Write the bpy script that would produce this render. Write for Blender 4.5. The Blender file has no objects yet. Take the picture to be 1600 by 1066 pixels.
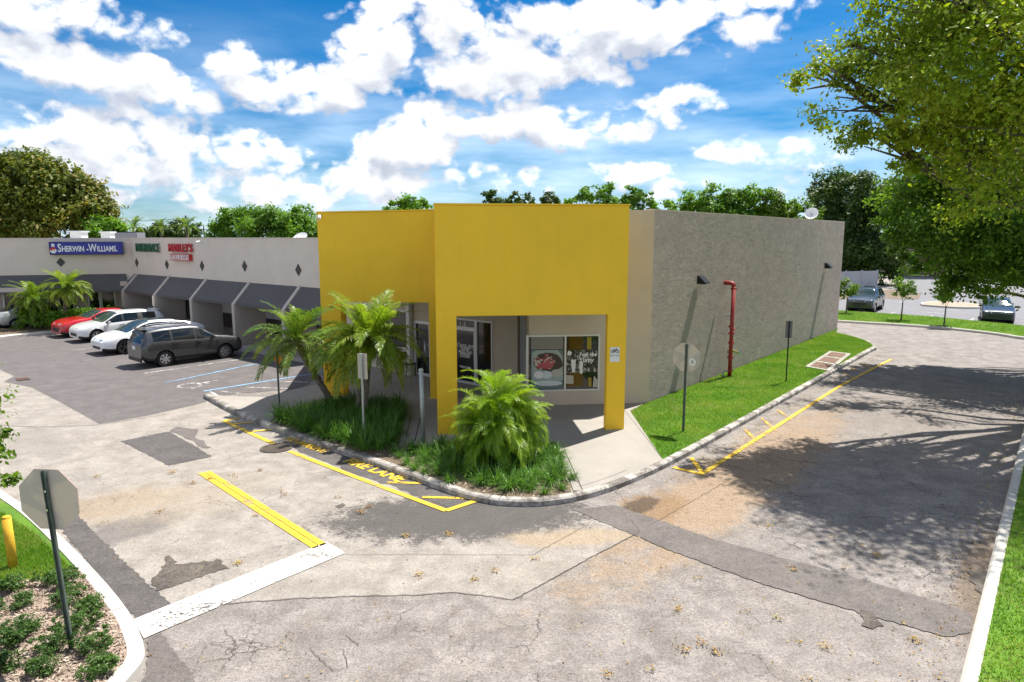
import bpy, bmesh, math, random
import numpy as np
from mathutils import Vector, Matrix
random.seed(7); RNG = np.random.default_rng(11)
scn = bpy.context.scene
COL = scn.collection
rad = math.radians

# ------------------------------------------------------------------ camera, light, exposure
H = 5.3; F = 1060.0; PITCH = math.atan(161/1060.0)
cam_d = bpy.data.cameras.new("camera"); cam = bpy.data.objects.new("camera", cam_d); COL.objects.link(cam)
cam_d.sensor_width = 36; cam_d.lens = 36*F/1600; cam_d.clip_end = 4000; cam_d.clip_start = 0.1
cam.location = (0, 0, H); cam.rotation_euler = (math.pi/2 - PITCH, 0, 0)
scn.camera = cam
SUN_AZ = 46.0; SUN_EL = 64.0          # azimuth clockwise from +Y
SUN_DIR = Vector((math.sin(rad(SUN_AZ))*math.cos(rad(SUN_EL)), math.cos(rad(SUN_AZ))*math.cos(rad(SUN_EL)), math.sin(rad(SUN_EL))))
sun_d = bpy.data.lights.new("sun", 'SUN'); sun = bpy.data.objects.new("sun", sun_d); COL.objects.link(sun)
sun_d.energy = 3.4; sun_d.angle = rad(0.53); sun_d.color = (1.0, 0.95, 0.87)
sun.rotation_euler = SUN_DIR.to_track_quat('Z', 'Y').to_euler()
sun.location = SUN_DIR*100
scn.view_settings.view_transform = 'Standard'; scn.view_settings.look = 'None'
scn.view_settings.gamma = 1.0; scn.view_settings.use_curve_mapping = False
scn.view_settings.exposure = 1.45
SKY_STRENGTH = 0.13

def ray(u, v):
    x = (u-800)/F; y = -(v-533)/F
    return (x, math.cos(PITCH)+y*math.sin(PITCH), -math.sin(PITCH)+y*math.cos(PITCH))
def G(u, v, z=0.0):
    d = ray(u, v); t = (z-H)/d[2]
    return (d[0]*t, d[1]*t)
def at(u, v, Y):
    d = ray(u, v); t = Y/d[1]
    return (d[0]*t, Y, H+d[2]*t)
def hit(u, v, P, D):
    """point on the vertical plane through P along D seen at (u,v): distance along D and height"""
    d = ray(u, v)
    # P + s D = t d
    det = D[0]*(-d[1]) + d[0]*D[1]
    s = ((-P[0])*(-d[1]) + d[0]*(-P[1]))/det
    t = (P[0]+s*D[0])/d[0] if abs(d[0]) > abs(d[1]) else (P[1]+s*D[1])/d[1]
    return s, H+d[2]*t
def sd(u, v):
    d = ray(u, v); return math.atan2(d[0], d[1]), math.asin(d[2]/math.sqrt(d[0]**2+d[1]**2+d[2]**2))

# ------------------------------------------------------------------ node helpers
class N:
    def __init__(s, tree): s.t = tree; s.n = tree.nodes; s.l = tree.links
    def new(s, typ, **kw):
        n = s.n.new(typ)
        for k, v in kw.items(): setattr(n, k, v)
        return n
    def put(s, sock, val):
        if val is None: return
        if hasattr(val, 'is_output'): s.l.new(val, sock)
        else:
            if isinstance(val, (tuple, list)) and len(val) == 3 and sock.type == 'RGBA': val = (*val, 1)
            sock.default_value = val
    def m(s, op, a, b=None, c=None, clamp=False):
        n = s.new('ShaderNodeMath', operation=op, use_clamp=clamp)
        s.put(n.inputs[0], a); s.put(n.inputs[1], b); s.put(n.inputs[2], c)
        return n.outputs[0]
    def mix(s, f, a, b, blend='MIX'):
        n = s.new('ShaderNodeMix', data_type='RGBA', blend_type=blend)
        s.put(n.inputs[0], f); s.put(n.inputs[6], a); s.put(n.inputs[7], b)
        return n.outputs[2]
    def noise(s, vec, scale, detail=4, rough=0.55, dist=0.0, out='Fac'):
        n = s.new('ShaderNodeTexNoise'); s.put(n.inputs['Vector'], vec)
        n.inputs['Scale'].default_value = scale; n.inputs['Detail'].default_value = detail
        n.inputs['Roughness'].default_value = rough; n.inputs['Distortion'].default_value = dist
        return n.outputs[out]
    def vor(s, vec, scale, feature='F1', out='Distance', rnd=1.0, **kw):
        n = s.new('ShaderNodeTexVoronoi', feature=feature, **kw); s.put(n.inputs['Vector'], vec)
        n.inputs['Scale'].default_value = scale; n.inputs['Randomness'].default_value = rnd
        return n.outputs[out]
    def ss(s, v, lo, hi, a=0.0, b=1.0):
        n = s.new('ShaderNodeMapRange', interpolation_type='SMOOTHSTEP')
        s.put(n.inputs[0], v); n.inputs[1].default_value = lo; n.inputs[2].default_value = hi
        n.inputs[3].default_value = a; n.inputs[4].default_value = b
        return n.outputs[0]
    def lin(s, v, lo, hi, a=0.0, b=1.0):
        n = s.new('ShaderNodeMapRange'); s.put(n.inputs[0], v)
        n.inputs[1].default_value = lo; n.inputs[2].default_value = hi; n.inputs[3].default_value = a; n.inputs[4].default_value = b
        return n.outputs[0]
    def vec(s, op, a, b=None, scale=None):
        n = s.new('ShaderNodeVectorMath', operation=op); s.put(n.inputs[0], a); s.put(n.inputs[1], b)
        if scale is not None: s.put(n.inputs['Scale'], scale)
        return n.outputs['Value'] if op in ('LENGTH', 'DOT_PRODUCT', 'DISTANCE') else n.outputs['Vector']
    def pos(s): return s.new('ShaderNodeNewGeometry').outputs['Position']
    def bump(s, h, strength=0.3, dist=0.02):
        n = s.new('ShaderNodeBump'); s.put(n.inputs['Height'], h)
        n.inputs['Strength'].default_value = strength; n.inputs['Distance'].default_value = dist
        return n.outputs[0]

MATS = {}
def mat(name, base=(0.5, 0.5, 0.5), rough=0.7, metal=0.0, fn=None, **kw):
    if name in MATS: return MATS[name]
    m = bpy.data.materials.new(name); m.use_nodes = True; MATS[name] = m
    k = N(m.node_tree); b = m.node_tree.nodes['Principled BSDF']
    b.inputs['Base Color'].default_value = (*base, 1); b.inputs['Roughness'].default_value = rough
    b.inputs['Metallic'].default_value = metal
    for q, v in kw.items(): b.inputs[q.replace('_', ' ')].default_value = v
    m.diffuse_color = (*base, 1)
    if fn: fn(k, b)
    return m
def weathered(base, amt=0.12, scale=2.0, bump=0.1, bscale=60, rough=0.75):
    """a little tone variation and fine relief"""
    def fn(k, b):
        p = k.pos()
        n1 = k.noise(p, scale, 6, 0.6); n2 = k.noise(p, bscale, 3)
        f = k.lin(n1, 0.3, 0.7, 1-amt, 1+amt)
        f2 = k.m('MULTIPLY', f, k.lin(n2, 0.2, 0.8, 1-amt*0.6, 1+amt*0.6))
        c = k.vec('SCALE', base, scale=f2)
        k.put(b.inputs['Base Color'], c); b.inputs['Roughness'].default_value = rough
        k.put(b.inputs['Normal'], k.bump(n2, bump, 0.01))
    return fn

# ------------------------------------------------------------------ world: Nishita sky with a cumulus field
def build_world():
    w = bpy.data.worlds.new("World"); scn.world = w; w.use_nodes = True
    w.cycles.sampling_method = 'MANUAL'; w.cycles.sample_map_resolution = 256
    t = w.node_tree; k = N(t)
    for n in list(t.nodes): t.nodes.remove(n)
    out = k.new('ShaderNodeOutputWorld'); bg = k.new('ShaderNodeBackground'); k.l.new(bg.outputs[0], out.inputs[0])
    sky = k.new('ShaderNodeTexSky', sky_type='NISHITA'); sky.sun_disc = False
    sky.sun_elevation = rad(SUN_EL); sky.sun_rotation = rad(SUN_AZ)
    sky.altitude = 0; sky.air_density = 1.0; sky.dust_density = 0.3; sky.ozone_density = 3.0
    tc = k.new('ShaderNodeTexCoord').outputs['Generated']
    v = k.vec('NORMALIZE', tc)
    # gentle warp so the cloud banks do not read as ellipses
    wv = k.vec('SCALE', k.vec('SUBTRACT', k.noise(v, 4.5, 2, 0.5, out='Color'), (0.5, 0.5, 0.5)), scale=0.10)
    v2 = k.vec('ADD', v, wv)
    sx = k.new('ShaderNodeSeparateXYZ'); k.l.new(v2, sx.inputs[0])
    az = k.m('ARCTAN2', sx.outputs[0], sx.outputs[1]); el = k.m('ARCSINE', k.m('MINIMUM', k.m('MAXIMUM', sx.outputs[2], -1.0), 1.0))
    z = k.new('ShaderNodeSeparateXYZ'); k.l.new(v, z.inputs[0]); z = z.outputs[2]
    blobs = [  # cloud banks: centre and radii as angles measured from the photograph's pixels, weight
        (365, 95, 55, 52, .8), (500, 130, 140, 58, .95), (600, 85, 120, 85, 1), (690, 40, 110, 90, .9), (740, 120, 120, 62, .85),
        (960, 25, 330, 62, 1), (850, 85, 170, 50, .85), (1160, 40, 100, 50, .6),
        (120, 35, 200, 52, 1), (195, 125, 160, 46, .95), (265, 155, 90, 36, .8), (40, 95, 80, 40, .45),
        (100, 210, 260, 58, .75), (330, 240, 200, 52, .7), (60, 275, 220, 60, .75), (430, 285, 240, 45, .7),
        (610, 235, 110, 48, .9), (560, 285, 140, 40, .75), (780, 190, 130, 42, .95),
        (1000, 160, 115, 42, .5), (1150, 75, 36, 32, .6),
        (980, 250, 72, 30, .42), (1130, 245, 115, 34, .45), (1285, 244, 75, 32, .52), (1060, 297, 75, 28, .42), (760, 285, 110, 30, .42), (1240, 300, 80, 26, .34), (1540, 50, 140, 70, .6)]
    def banks(el_):
        M = None
        for (u, vv, ru, rv, wt) in blobs:
            a0, e0 = sd(u, vv); a1, _ = sd(u+ru, vv); _, e1 = sd(u, vv-rv)
            da = k.m('MULTIPLY_ADD', az, 1/abs(a1-a0), -a0/abs(a1-a0)); de = k.m('MULTIPLY_ADD', el_, 1/abs(e1-e0), -e0/abs(e1-e0))
            r2 = k.m('MULTIPLY_ADD', da, da, k.m('MULTIPLY', de, de))
            b = k.m('MULTIPLY_ADD', r2, -.78*wt, .78*wt)
            M = b if M is None else k.m('SMOOTH_MAX', M, b, 0.12)
        return k.m('MAXIMUM', M, -0.60)
    M = banks(el); MU = banks(k.m('ADD', el, .03))
    # away from the view the same sort of cover goes on, from low frequency noise
    gen = k.lin(k.noise(k.vec('MULTIPLY', v2, (1, 1, 1.7)), 2.6, 2, 0.5), 0.32, 0.62, -0.6, 0.75)
    f = k.m('MAXIMUM', k.ss(k.m('ABSOLUTE', az), 0.66, 0.9), k.ss(el, 0.38, 0.52))
    MU0 = M
    M = k.m('ADD', k.m('MULTIPLY', M, k.m('SUBTRACT', 1.0, f)), k.m('MULTIPLY', gen, f))
    def dens(vec):
        sv = k.vec('MULTIPLY', vec, (1, 1, 1.35))
        n1 = k.noise(sv, 9, 9, 0.60, .15)
        def bil(sc): return k.m('ABSOLUTE', k.m('SUBTRACT', k.noise(sv, sc, 1, 0.4), 0.5))
        b = k.m('ADD', bil(17), k.m('MULTIPLY', bil(41), .5))
        d = k.m('MULTIPLY_ADD', n1, 2.5, -1.25)
        return k.m('ADD', d, k.m('MULTIPLY_ADD', b, 1.5, -.26))
    n0 = dens(v); n1 = dens(k.vec('ADD', v, (0.012, 0.004, 0.022))); n2 = dens(k.vec('ADD', v, (0.02, 0.01, 0.07)))
    d0 = k.m('ADD', k.m('SUBTRACT', M, 0.07), n0)
    alpha = k.ss(d0, -0.04, 0.34)
    thick = k.m('MAXIMUM', k.m('ADD', M, k.m('MULTIPLY', k.m('ADD', n2, n1), .5)), 0.0)
    lit = k.m('ADD', .74, k.m('MULTIPLY', k.m('SUBTRACT', n0, n1), 0.60))
    lit = k.m('ADD', lit, k.m('MULTIPLY', k.m('SUBTRACT', MU0, MU), 0.95))
    lit = k.m('SUBTRACT', lit, k.m('MULTIPLY', thick, 0.16))
    ccol = k.mix(k.ss(lit, 0.16, 1.12), (2.9, 3.15, 3.7), (6.5, 6.5, 6.5))
    ccol = k.vec('SCALE', ccol, scale=CLOUD)
    hs = k.new('ShaderNodeHueSaturation'); hs.inputs['Saturation'].default_value = 1.25; hs.inputs['Hue'].default_value = 0.5
    hs.inputs['Value'].default_value = SKYV
    k.l.new(sky.outputs[0], hs.inputs['Color'])
    skyc = k.vec('MULTIPLY', hs.outputs[0], k.mix(k.ss(z, .0, .30), (.60, .86, 1.12), (.06, .80, 1.12)))
    # thin veil toward the horizon
    veil = k.m('MULTIPLY', k.ss(z, 0.34, 0.0), k.lin(k.noise(k.vec('MULTIPLY', v, (1, 1, 5)), 5, 4, 0.55), 0.3, 0.7, 0.0, 0.85))
    skyc = k.mix(veil, skyc, k.vec('SCALE', (5.0, 6.1, 7.2), scale=CLOUD))
    fin = k.mix(alpha, skyc, ccol)
    fin = k.mix(k.ss(z, 0.0, -0.02), fin, (2.2, 2.3, 2.2))
    k.put(bg.inputs[0], fin); bg.inputs[1].default_value = SKY_STRENGTH
CLOUD = 0.58; SKYV = 0.28
build_world()

# ------------------------------------------------------------------ mesh builder
def root_loc(o):
    while o is not None and o.parent is not None: o = o.parent
    return Vector(o.location) if o is not None else Vector((0, 0, 0))
class MB:
    def __init__(s): s.v = []; s.f = []; s.mi = []
    def add(s, vs, fs, mi=0):
        o = len(s.v); s.v += [tuple(p) for p in vs]; s.f += [tuple(i+o for i in q) for q in fs]; s.mi += [mi]*len(fs)
    def obox(s, c, ax, ay, hx, hy, z0, z1, mi=0):
        """box centred at c (x,y), half sizes along unit 2D axes ax, ay"""
        vs = []
        for z in (z0, z1):
            for (a, b) in ((-1, -1), (1, -1), (1, 1), (-1, 1)):
                vs.append((c[0]+a*hx*ax[0]+b*hy*ay[0], c[1]+a*hx*ax[1]+b*hy*ay[1], z))
        s.add(vs, [(0, 3, 2, 1), (4, 5, 6, 7), (0, 1, 5, 4), (1, 2, 6, 5), (2, 3, 7, 6), (3, 0, 4, 7)], mi)
    def box(s, x0, x1, y0, y1, z0, z1, mi=0):
        s.obox(((x0+x1)/2, (y0+y1)/2), (1, 0), (0, 1), abs(x1-x0)/2, abs(y1-y0)/2, z0, z1, mi)
    def prism(s, poly, z0, z1, mi=0):
        n = len(poly)
        vs = [(p[0], p[1], z0) for p in poly]+[(p[0], p[1], z1) for p in poly]
        s.add(vs, [tuple(range(n-1, -1, -1)), tuple(range(n, 2*n))]+[(i, (i+1) % n, n+(i+1) % n, n+i) for i in range(n)], mi)
    def sheet(s, poly, z, mi=0): s.add([(p[0], p[1], z) for p in poly], [tuple(range(len(poly)))], mi)
    def slab(s, P, D, Nn, prof, th, mi=0):
        """polygon prof of (s,z) on the vertical plane P + s D, extruded by th along Nn"""
        n = len(prof)
        vs = [(P[0]+a*D[0], P[1]+a*D[1], z) for a, z in prof]+[(P[0]+a*D[0]+th*Nn[0], P[1]+a*D[1]+th*Nn[1], z) for a, z in prof]
        s.add(vs, [tuple(range(n)), tuple(range(2*n-1, n-1, -1))]+[(i, n+i, n+(i+1) % n, (i+1) % n) for i in range(n)], mi)
    def tube(s, pts, r, seg=8, mi=0, caps=True):
        pts = [Vector(p) for p in pts]; n = len(pts)
        rs = r if isinstance(r, (list, tuple)) else [r]*n
        up = None; vs = []
        for i, p in enumerate(pts):
            t = (pts[min(i+1, n-1)]-pts[max(i-1, 0)]).normalized()
            if up is None:
                up = Vector((0, 0, 1)) if abs(t.z) < 0.9 else Vector((1, 0, 0))
            a = t.cross(up)
            if a.length < 1e-5: a = t.cross(Vector((0, 1, 0)))
            a.normalize(); b = a.cross(t).normalized(); up = b
            for j in range(seg):
                an = 2*math.pi*j/seg; q = p+(a*math.cos(an)+b*math.sin(an))*rs[i]; vs.append(tuple(q))
        fs = [(i*seg+j, i*seg+(j+1) % seg, (i+1)*seg+(j+1) % seg, (i+1)*seg+j) for i in range(n-1) for j in range(seg)]
        if caps: fs += [tuple(range(seg-1, -1, -1)), tuple((n-1)*seg+j for j in range(seg))]
        s.add(vs, fs, mi)
    def lathe(s, c, prof, seg=16, mi=0):
        vs = []
        for r, z in prof:
            for j in range(seg):
                a = 2*math.pi*j/seg; vs.append((c[0]+r*math.cos(a), c[1]+r*math.sin(a), c[2]+z))
        n = len(prof)
        s.add(vs, [(i*seg+j, i*seg+(j+1) % seg, (i+1)*seg+(j+1) % seg, (i+1)*seg+j) for i in range(n-1) for j in range(seg)]+[tuple(range(seg-1, -1, -1)), tuple((n-1)*seg+j for j in range(seg))], mi)
    def disc(s, c, nrm, r, th, seg=16, mi=0, rot=0.0):
        nrm = Vector(nrm).normalized(); up = Vector((0, 0, 1)) if abs(nrm.z) < 0.9 else Vector((1, 0, 0))
        a = up.cross(nrm).normalized(); b = nrm.cross(a); vs = []
        for k_ in (0, 1):
            for j in range(seg):
                an = 2*math.pi*j/seg+rot; vs.append(tuple(Vector(c)+(a*math.cos(an)+b*math.sin(an))*r+nrm*th*k_))
        s.add(vs, [tuple(range(seg-1, -1, -1)), tuple(range(seg, 2*seg))]+[(j, (j+1) % seg, seg+(j+1) % seg, seg+j) for j in range(seg)], mi)
    def build(s, name, m, parent=None, smooth=False, local=False, bevel=0, shared=None):
        me = bpy.data.meshes.new(name)
        if shared is None:
            v = s.v
            if parent is not None and not local:
                o0 = root_loc(parent); v = [(p[0]-o0.x, p[1]-o0.y, p[2]-o0.z) for p in v]
            me.from_pydata(v, [], s.f); me.update()
        ms = m if isinstance(m, (list, tuple)) else [m]
        for q in ms: me.materials.append(q)
        if len(ms) > 1:
            me.polygons.foreach_set('material_index', s.mi)
        bm = bmesh.new(); bm.from_mesh(me); bmesh.ops.recalc_face_normals(bm, faces=bm.faces)
        if bevel: bmesh.ops.bevel(bm, geom=[e for e in bm.edges if e.is_manifold and e.calc_face_angle(0) > 0.6], offset=bevel, segments=2, affect='EDGES', clamp_overlap=True)
        bm.to_mesh(me); bm.free()
        if smooth: me.polygons.foreach_set('use_smooth', [True]*len(me.polygons))
        o = bpy.data.objects.new(name, me); COL.objects.link(o)
        if parent is not None: o.parent = parent
        return o
def fast_mesh(name, verts, faces, m, smooth=False):
    """verts Nx3 array, faces MxK array (all the same K)"""
    me = bpy.data.meshes.new(name); nv = len(verts); nf, kf = faces.shape
    me.vertices.add(nv); me.vertices.foreach_set('co', np.ascontiguousarray(verts, dtype=np.float32).ravel())
    me.loops.add(nf*kf); me.loops.foreach_set('vertex_index', np.ascontiguousarray(faces, dtype=np.int32).ravel())
    me.polygons.add(nf); me.polygons.foreach_set('loop_start', np.arange(0, nf*kf, kf, dtype=np.int32))
    me.polygons.foreach_set('loop_total', np.full(nf, kf, dtype=np.int32))
    if smooth: me.polygons.foreach_set('use_smooth', np.ones(nf, dtype=bool))
    me.update(calc_edges=True); me.materials.append(m); return me
def link(name, me, parent=None, loc=(0, 0, 0), rot=(0, 0, 0), sc=1.0):
    o = bpy.data.objects.new(name, me); COL.objects.link(o); o.location = loc; o.rotation_euler = rot
    o.scale = (sc, sc, sc) if not isinstance(sc, tuple) else sc
    if parent is not None: o.parent = parent
    return o
def empty(name, loc, rz=0.0):
    o = bpy.data.objects.new(name, None); COL.objects.link(o); o.location = loc; o.rotation_euler = (0, 0, rz)
    o.empty_display_size = 0.3; return o
def tag(o, label=None, cat=None, group=None, kind=None):
    if label: o['label'] = label
    if cat: o['category'] = cat
    if group: o['group'] = group
    if kind: o['kind'] = kind
    return o
def S(o): o['kind'] = 'structure'; return o
def kids(o): return [c for c in bpy.data.objects if c.parent == o]
def text_mesh(s, size, extrude=0.0, align='CENTER', offset=0.0, space=1.0):
    cu = bpy.data.curves.new('t', 'FONT'); cu.body = s; cu.size = size; cu.extrude = extrude; cu.align_x = align; cu.align_y = 'CENTER'
    cu.offset = offset; cu.space_character = space; cu.resolution_u = 3
    o = bpy.data.objects.new('t', cu); COL.objects.link(o)
    dg = bpy.context.evaluated_depsgraph_get(); me = bpy.data.meshes.new_from_object(o.evaluated_get(dg))
    bpy.data.objects.remove(o); bpy.data.curves.remove(cu); return me
def place_text(name, s, size, P, xdir, ydir, m, parent=None, extrude=0.0, align='CENTER', sx=1.0, offset=0.0, space=1.0):
    me = text_mesh(s, size, extrude, align, offset, space); X = Vector(xdir).normalized(); Y = Vector(ydir).normalized(); Z = X.cross(Y)
    M = Matrix(((X.x*sx, Y.x, Z.x, P[0]), (X.y*sx, Y.y, Z.y, P[1]), (X.z*sx, Y.z, Z.z, P[2]), (0, 0, 0, 1)))
    o0 = root_loc(parent) if parent else Vector((0, 0, 0))
    me.transform(Matrix.Translation(-o0) @ M); me.materials.clear(); me.materials.append(m)
    me.name = name; return link(name, me, parent)

# ------------------------------------------------------------------ materials
YELLOW = (0.88, 0.535, 0.018)
def m_yellow(k, b):
    p = k.pos(); n = k.noise(p, 0.7, 5, 0.6); n2 = k.noise(k.vec('MULTIPLY', p, (3, 3, .35)), 1.6, 5, .65)
    f = k.m('MULTIPLY', k.lin(n, .3, .7, .95, 1.05), k.lin(n2, .3, .7, .98, 1.02))
    k.put(b.inputs['Base Color'], k.vec('SCALE', YELLOW, scale=f)); b.inputs['Roughness'].default_value = .62
    k.put(b.inputs['Normal'], k.bump(k.noise(p, 130, 2), .12, .01))
mat('yellow_paint', YELLOW, fn=m_yellow)
mat('tan_paint', fn=weathered((0.56, 0.47, 0.375), .06, 1.2, .1, 120))
mat('strip_paint', fn=weathered((0.69, 0.605, 0.53), .06, .8, .1, 120))
mat('fin_paint', fn=weathered((0.52, 0.455, 0.40), .06, .8, .1, 120))
def m_stucco(k, b):
    p = k.pos(); q = k.vec('MULTIPLY', k.vec('ADD', p, k.vec('SCALE', k.noise(p, 2.2, 3, out='Color'), scale=.35)), (1, 1, 2.3))
    n = k.noise(q, 1.5, 9, .68, .6); n2 = k.noise(q, 4.6, 8, .72, .7); n3 = k.noise(p, .55, 4, .6); n4 = k.noise(p, 30, 3, .7)
    rid = k.ss(k.m('ABSOLUTE', k.m('SUBTRACT', n2, .5)), 0.0, .07, 1, 0)
    h = k.m('ADD', k.m('MULTIPLY', n, 1.0), k.m('MULTIPLY', k.m('ADD', n2, k.m('MULTIPLY', rid, .30)), .6)); h = k.m('ADD', h, k.m('MULTIPLY', n4, .15))
    c = k.mix(k.ss(n, .38, .62), (.35, .287, .25), (.465, .387, .335))
    c = k.mix(k.m('MULTIPLY', k.ss(n3, .42, .62), .5), c, (.36, .30, .26))
    c = k.mix(k.m('MULTIPLY', rid, .35), c, (.60, .53, .44))
    stk = k.noise(k.vec('MULTIPLY', p, (2.2, 2.2, .12)), 1.6, 6, .7); c = k.mix(k.m('MULTIPLY', k.ss(stk, .55, .72), .35), c, (.26, .215, .185))
    k.put(b.inputs['Base Color'], c); b.inputs['Roughness'].default_value = .9
    k.put(b.inputs['Normal'], k.bump(h, .9, .07))
mat('rough_stucco', (.33, .3, .24), fn=m_stucco)
mat('soffit', fn=weathered((0.55, 0.5, 0.43), .05, 1, .05))
mat('roof_white', fn=weathered((0.6, 0.6, 0.58), .1, .6))
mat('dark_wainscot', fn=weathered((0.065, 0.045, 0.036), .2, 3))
mat('awning_cloth', fn=weathered((0.105, 0.098, 0.100), .10, .9, .08, 200, .85))
mat('white_trim', fn=weathered((0.72, 0.70, 0.66), .05, 3))
mat('alu_frame', (0.62, 0.62, 0.62), .4, .3)
def m_glass(k, b):
    b.inputs['Specular IOR Level'].default_value = .6
    n = k.noise(k.pos(), 1.1, 3); k.put(b.inputs['Base Color'], k.mix(k.ss(n, .4, .65), (.006, .007, .008), (.022, .024, .024)))
mat('dark_glass', (.01, .011, .012), .06, fn=m_glass)
mat('car_glass', (.012, .016, .018), .04)
mat('windshield_glass', (.03, .05, .055), .05)
mat('black_plastic', (.018, .018, .019), .5)
mat('black_metal', (.02, .02, .022), .45, .4)
mat('rubber', (.02, .02, .02), .85)
mat('alloy', (.55, .56, .58), .3, .85)
mat('dark_alloy', (.09, .09, .095), .35, .8)
mat('chrome', (.75, .75, .76), .15, 1)
mat('galvanised', fn=weathered((.36, .40, .38), .15, 9, .1, 90, .5), metal=.5)
mat('post_green', fn=weathered((.075, .105, .085), .25, 8, .1, 90, .55))
def m_signback(k, b):
    p = k.pos(); n = k.noise(p, 2.5, 3, .5, .8)
    k.put(b.inputs['Base Color'], k.mix(k.ss(n, .42, .58), (.44, .41, .36), (.56, .50, .40))); b.inputs['Roughness'].default_value = .42
    b.inputs['Metallic'].default_value = .1
mat('sign_back', (.4, .37, .3), fn=m_signback)
mat('sign_white', (.75, .75, .74), .5)
mat('sign_black', (.02, .02, .022), .5)
mat('sign_red', (.55, .03, .03), .5)
mat('sign_grey', (.16, .16, .18), .5)
mat('orange_sign', (.75, .30, .03), .5)
mat('sign_blue', (.012, .022, .30), .35)
mat('sign_blue_side', (.02, .02, .10), .4)
mat('letter_white', (.85, .85, .85), .5)
mat('letter_green', (.012, .115, .045), .4)
mat('letter_red', (.50, .012, .018), .4)
mat('diamond_tile', (.045, .045, .043), .5)
def m_redpipe(k, b):
    n = k.noise(k.pos(), 9, 5, .7); k.put(b.inputs['Base Color'], k.mix(k.ss(n, .45, .7), (.33, .018, .02), (.22, .05, .04)))
    b.inputs['Roughness'].default_value = .5
mat('red_pipe', (.3, .02, .02), fn=m_redpipe)
mat('brass', (.5, .38, .2), .4, .8)

def cracks(k, p, scale, width, seed):
    q = k.vec('ADD', p, k.vec('SCALE', k.vec('SUBTRACT', k.noise(k.vec('ADD', p, (seed, 0, 0)), scale*1.4, 5, .65, out='Color'), (.5, .5, .5)), scale=.75/scale))
    n = k.new('ShaderNodeTexVoronoi', feature='DISTANCE_TO_EDGE'); k.put(n.inputs['Vector'], q); n.inputs['Scale'].default_value = scale
    return k.ss(n.outputs[0], 0, width, 1, 0)
def ellipse(k, p, c, ax, rx, ry):
    """soft mask 1 at the centre, 0 at the rim, ground coordinates"""
    s = k.new('ShaderNodeSeparateXYZ'); k.l.new(p, s.inputs[0])
    dx = k.m('SUBTRACT', s.outputs[0], c[0]); dy = k.m('SUBTRACT', s.outputs[1], c[1])
    a = k.m('DIVIDE', k.m('ADD', k.m('MULTIPLY', dx, ax[0]), k.m('MULTIPLY', dy, ax[1])), rx)
    b = k.m('DIVIDE', k.m('ADD', k.m('MULTIPLY', dx, -ax[1]), k.m('MULTIPLY', dy, ax[0])), ry)
    return k.m('SUBTRACT', 1.0, k.m('SQRT', k.m('ADD', k.m('MULTIPLY', a, a), k.m('MULTIPLY', b, b))))
def asphalt(lightc, darkc, agg=.5, crack=0.0, cscale=.35, stains=(), warm=0.0):
    def fn(k, b):
        p = k.pos()
        big = k.noise(p, .35, 6, .62); mid = k.noise(p, 1.7, 6, .65, .4); fine = k.noise(p, 26, 3, .7); sp = k.noise(p, 75, 2, .6)
        c = k.mix(k.ss(mid, .3, .72), darkc, lightc)
        c = k.mix(k.m('MULTIPLY', k.ss(big, .42, .66), .4), c, tuple(x*.8 for x in lightc))
        if warm: c = k.mix(k.m('MULTIPLY', k.ss(k.noise(p, .8, 5, .6, 1.0), .5, .75), warm), c, (lightc[0]*1.0, lightc[1]*.86, lightc[2]*.66))
        h = k.m('ADD', fine, k.m('MULTIPLY', sp, .6))
        for (ctr, ax, rx, ry, colr, strength, sharp, nsc) in stains:
            e = k.m('ADD', ellipse(k, p, ctr, ax, rx, ry), k.m('MULTIPLY', k.m('SUBTRACT', k.noise(p, nsc, 7, .72), .5), 1.5)); e = k.m('ADD', e, k.m('MULTIPLY', k.m('SUBTRACT', k.noise(p, 17, 4, .8), .5), .9))
            c = k.mix(k.m('MULTIPLY', k.ss(e, .0, sharp), strength), c, colr)
        v = k.m('ADD', k.m('MULTIPLY', k.m('SUBTRACT', fine, .5), agg*2.4), k.m('MULTIPLY', k.m('SUBTRACT', sp, .5), agg*2.2)); v = k.m('ADD', v, k.m('MULTIPLY', k.m('SUBTRACT', k.noise(p, 9, 5, .75), .5), agg*1.5))
        c = k.vec('SCALE', c, scale=k.m('MAXIMUM', k.m('ADD', 1.0, v), .2))
        pits = k.m('MULTIPLY', k.ss(k.noise(p, 34, 3, .6), .57, .66), agg*k_pit)
        c = k.mix(pits, c, tuple(x*.30 for x in darkc))
        if crack:
            area = k.ss(k.noise(p, .22, 3), .40, .56)
            c1 = cracks(k, p, cscale*2.2, .012, 3.0); c2 = k.m('MULTIPLY', cracks(k, p, cscale*8, .03, 9.0), k.ss(k.noise(p, .45, 3), .54, .66))
            cr = k.m('MULTIPLY', k.m('MAXIMUM', k.m('MULTIPLY', c1, k.m('MULTIPLY', area, k.ss(k.noise(p, 1.1, 3), .42, .58))), c2), crack*.75)
            c = k.mix(cr, c, (.035, .03, .026)); h = k.m('SUBTRACT', h, k.m('MULTIPLY', cr, 1.2))
        k.put(b.inputs['Base Color'], c); b.inputs['Roughness'].default_value = .88
        k.put(b.inputs['Normal'], k.bump(h, .45, .012))
    return fn
k_pit = .9
R = (math.sin(rad(39.2)), math.cos(rad(39.2))); L = (-R[1], R[0]); E = ((R[0]-L[0])/math.sqrt(2), (R[1]-L[1])/math.sqrt(2)); NE = (E[1], -E[0])
BROWN = (.17, .10, .05)
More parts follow.
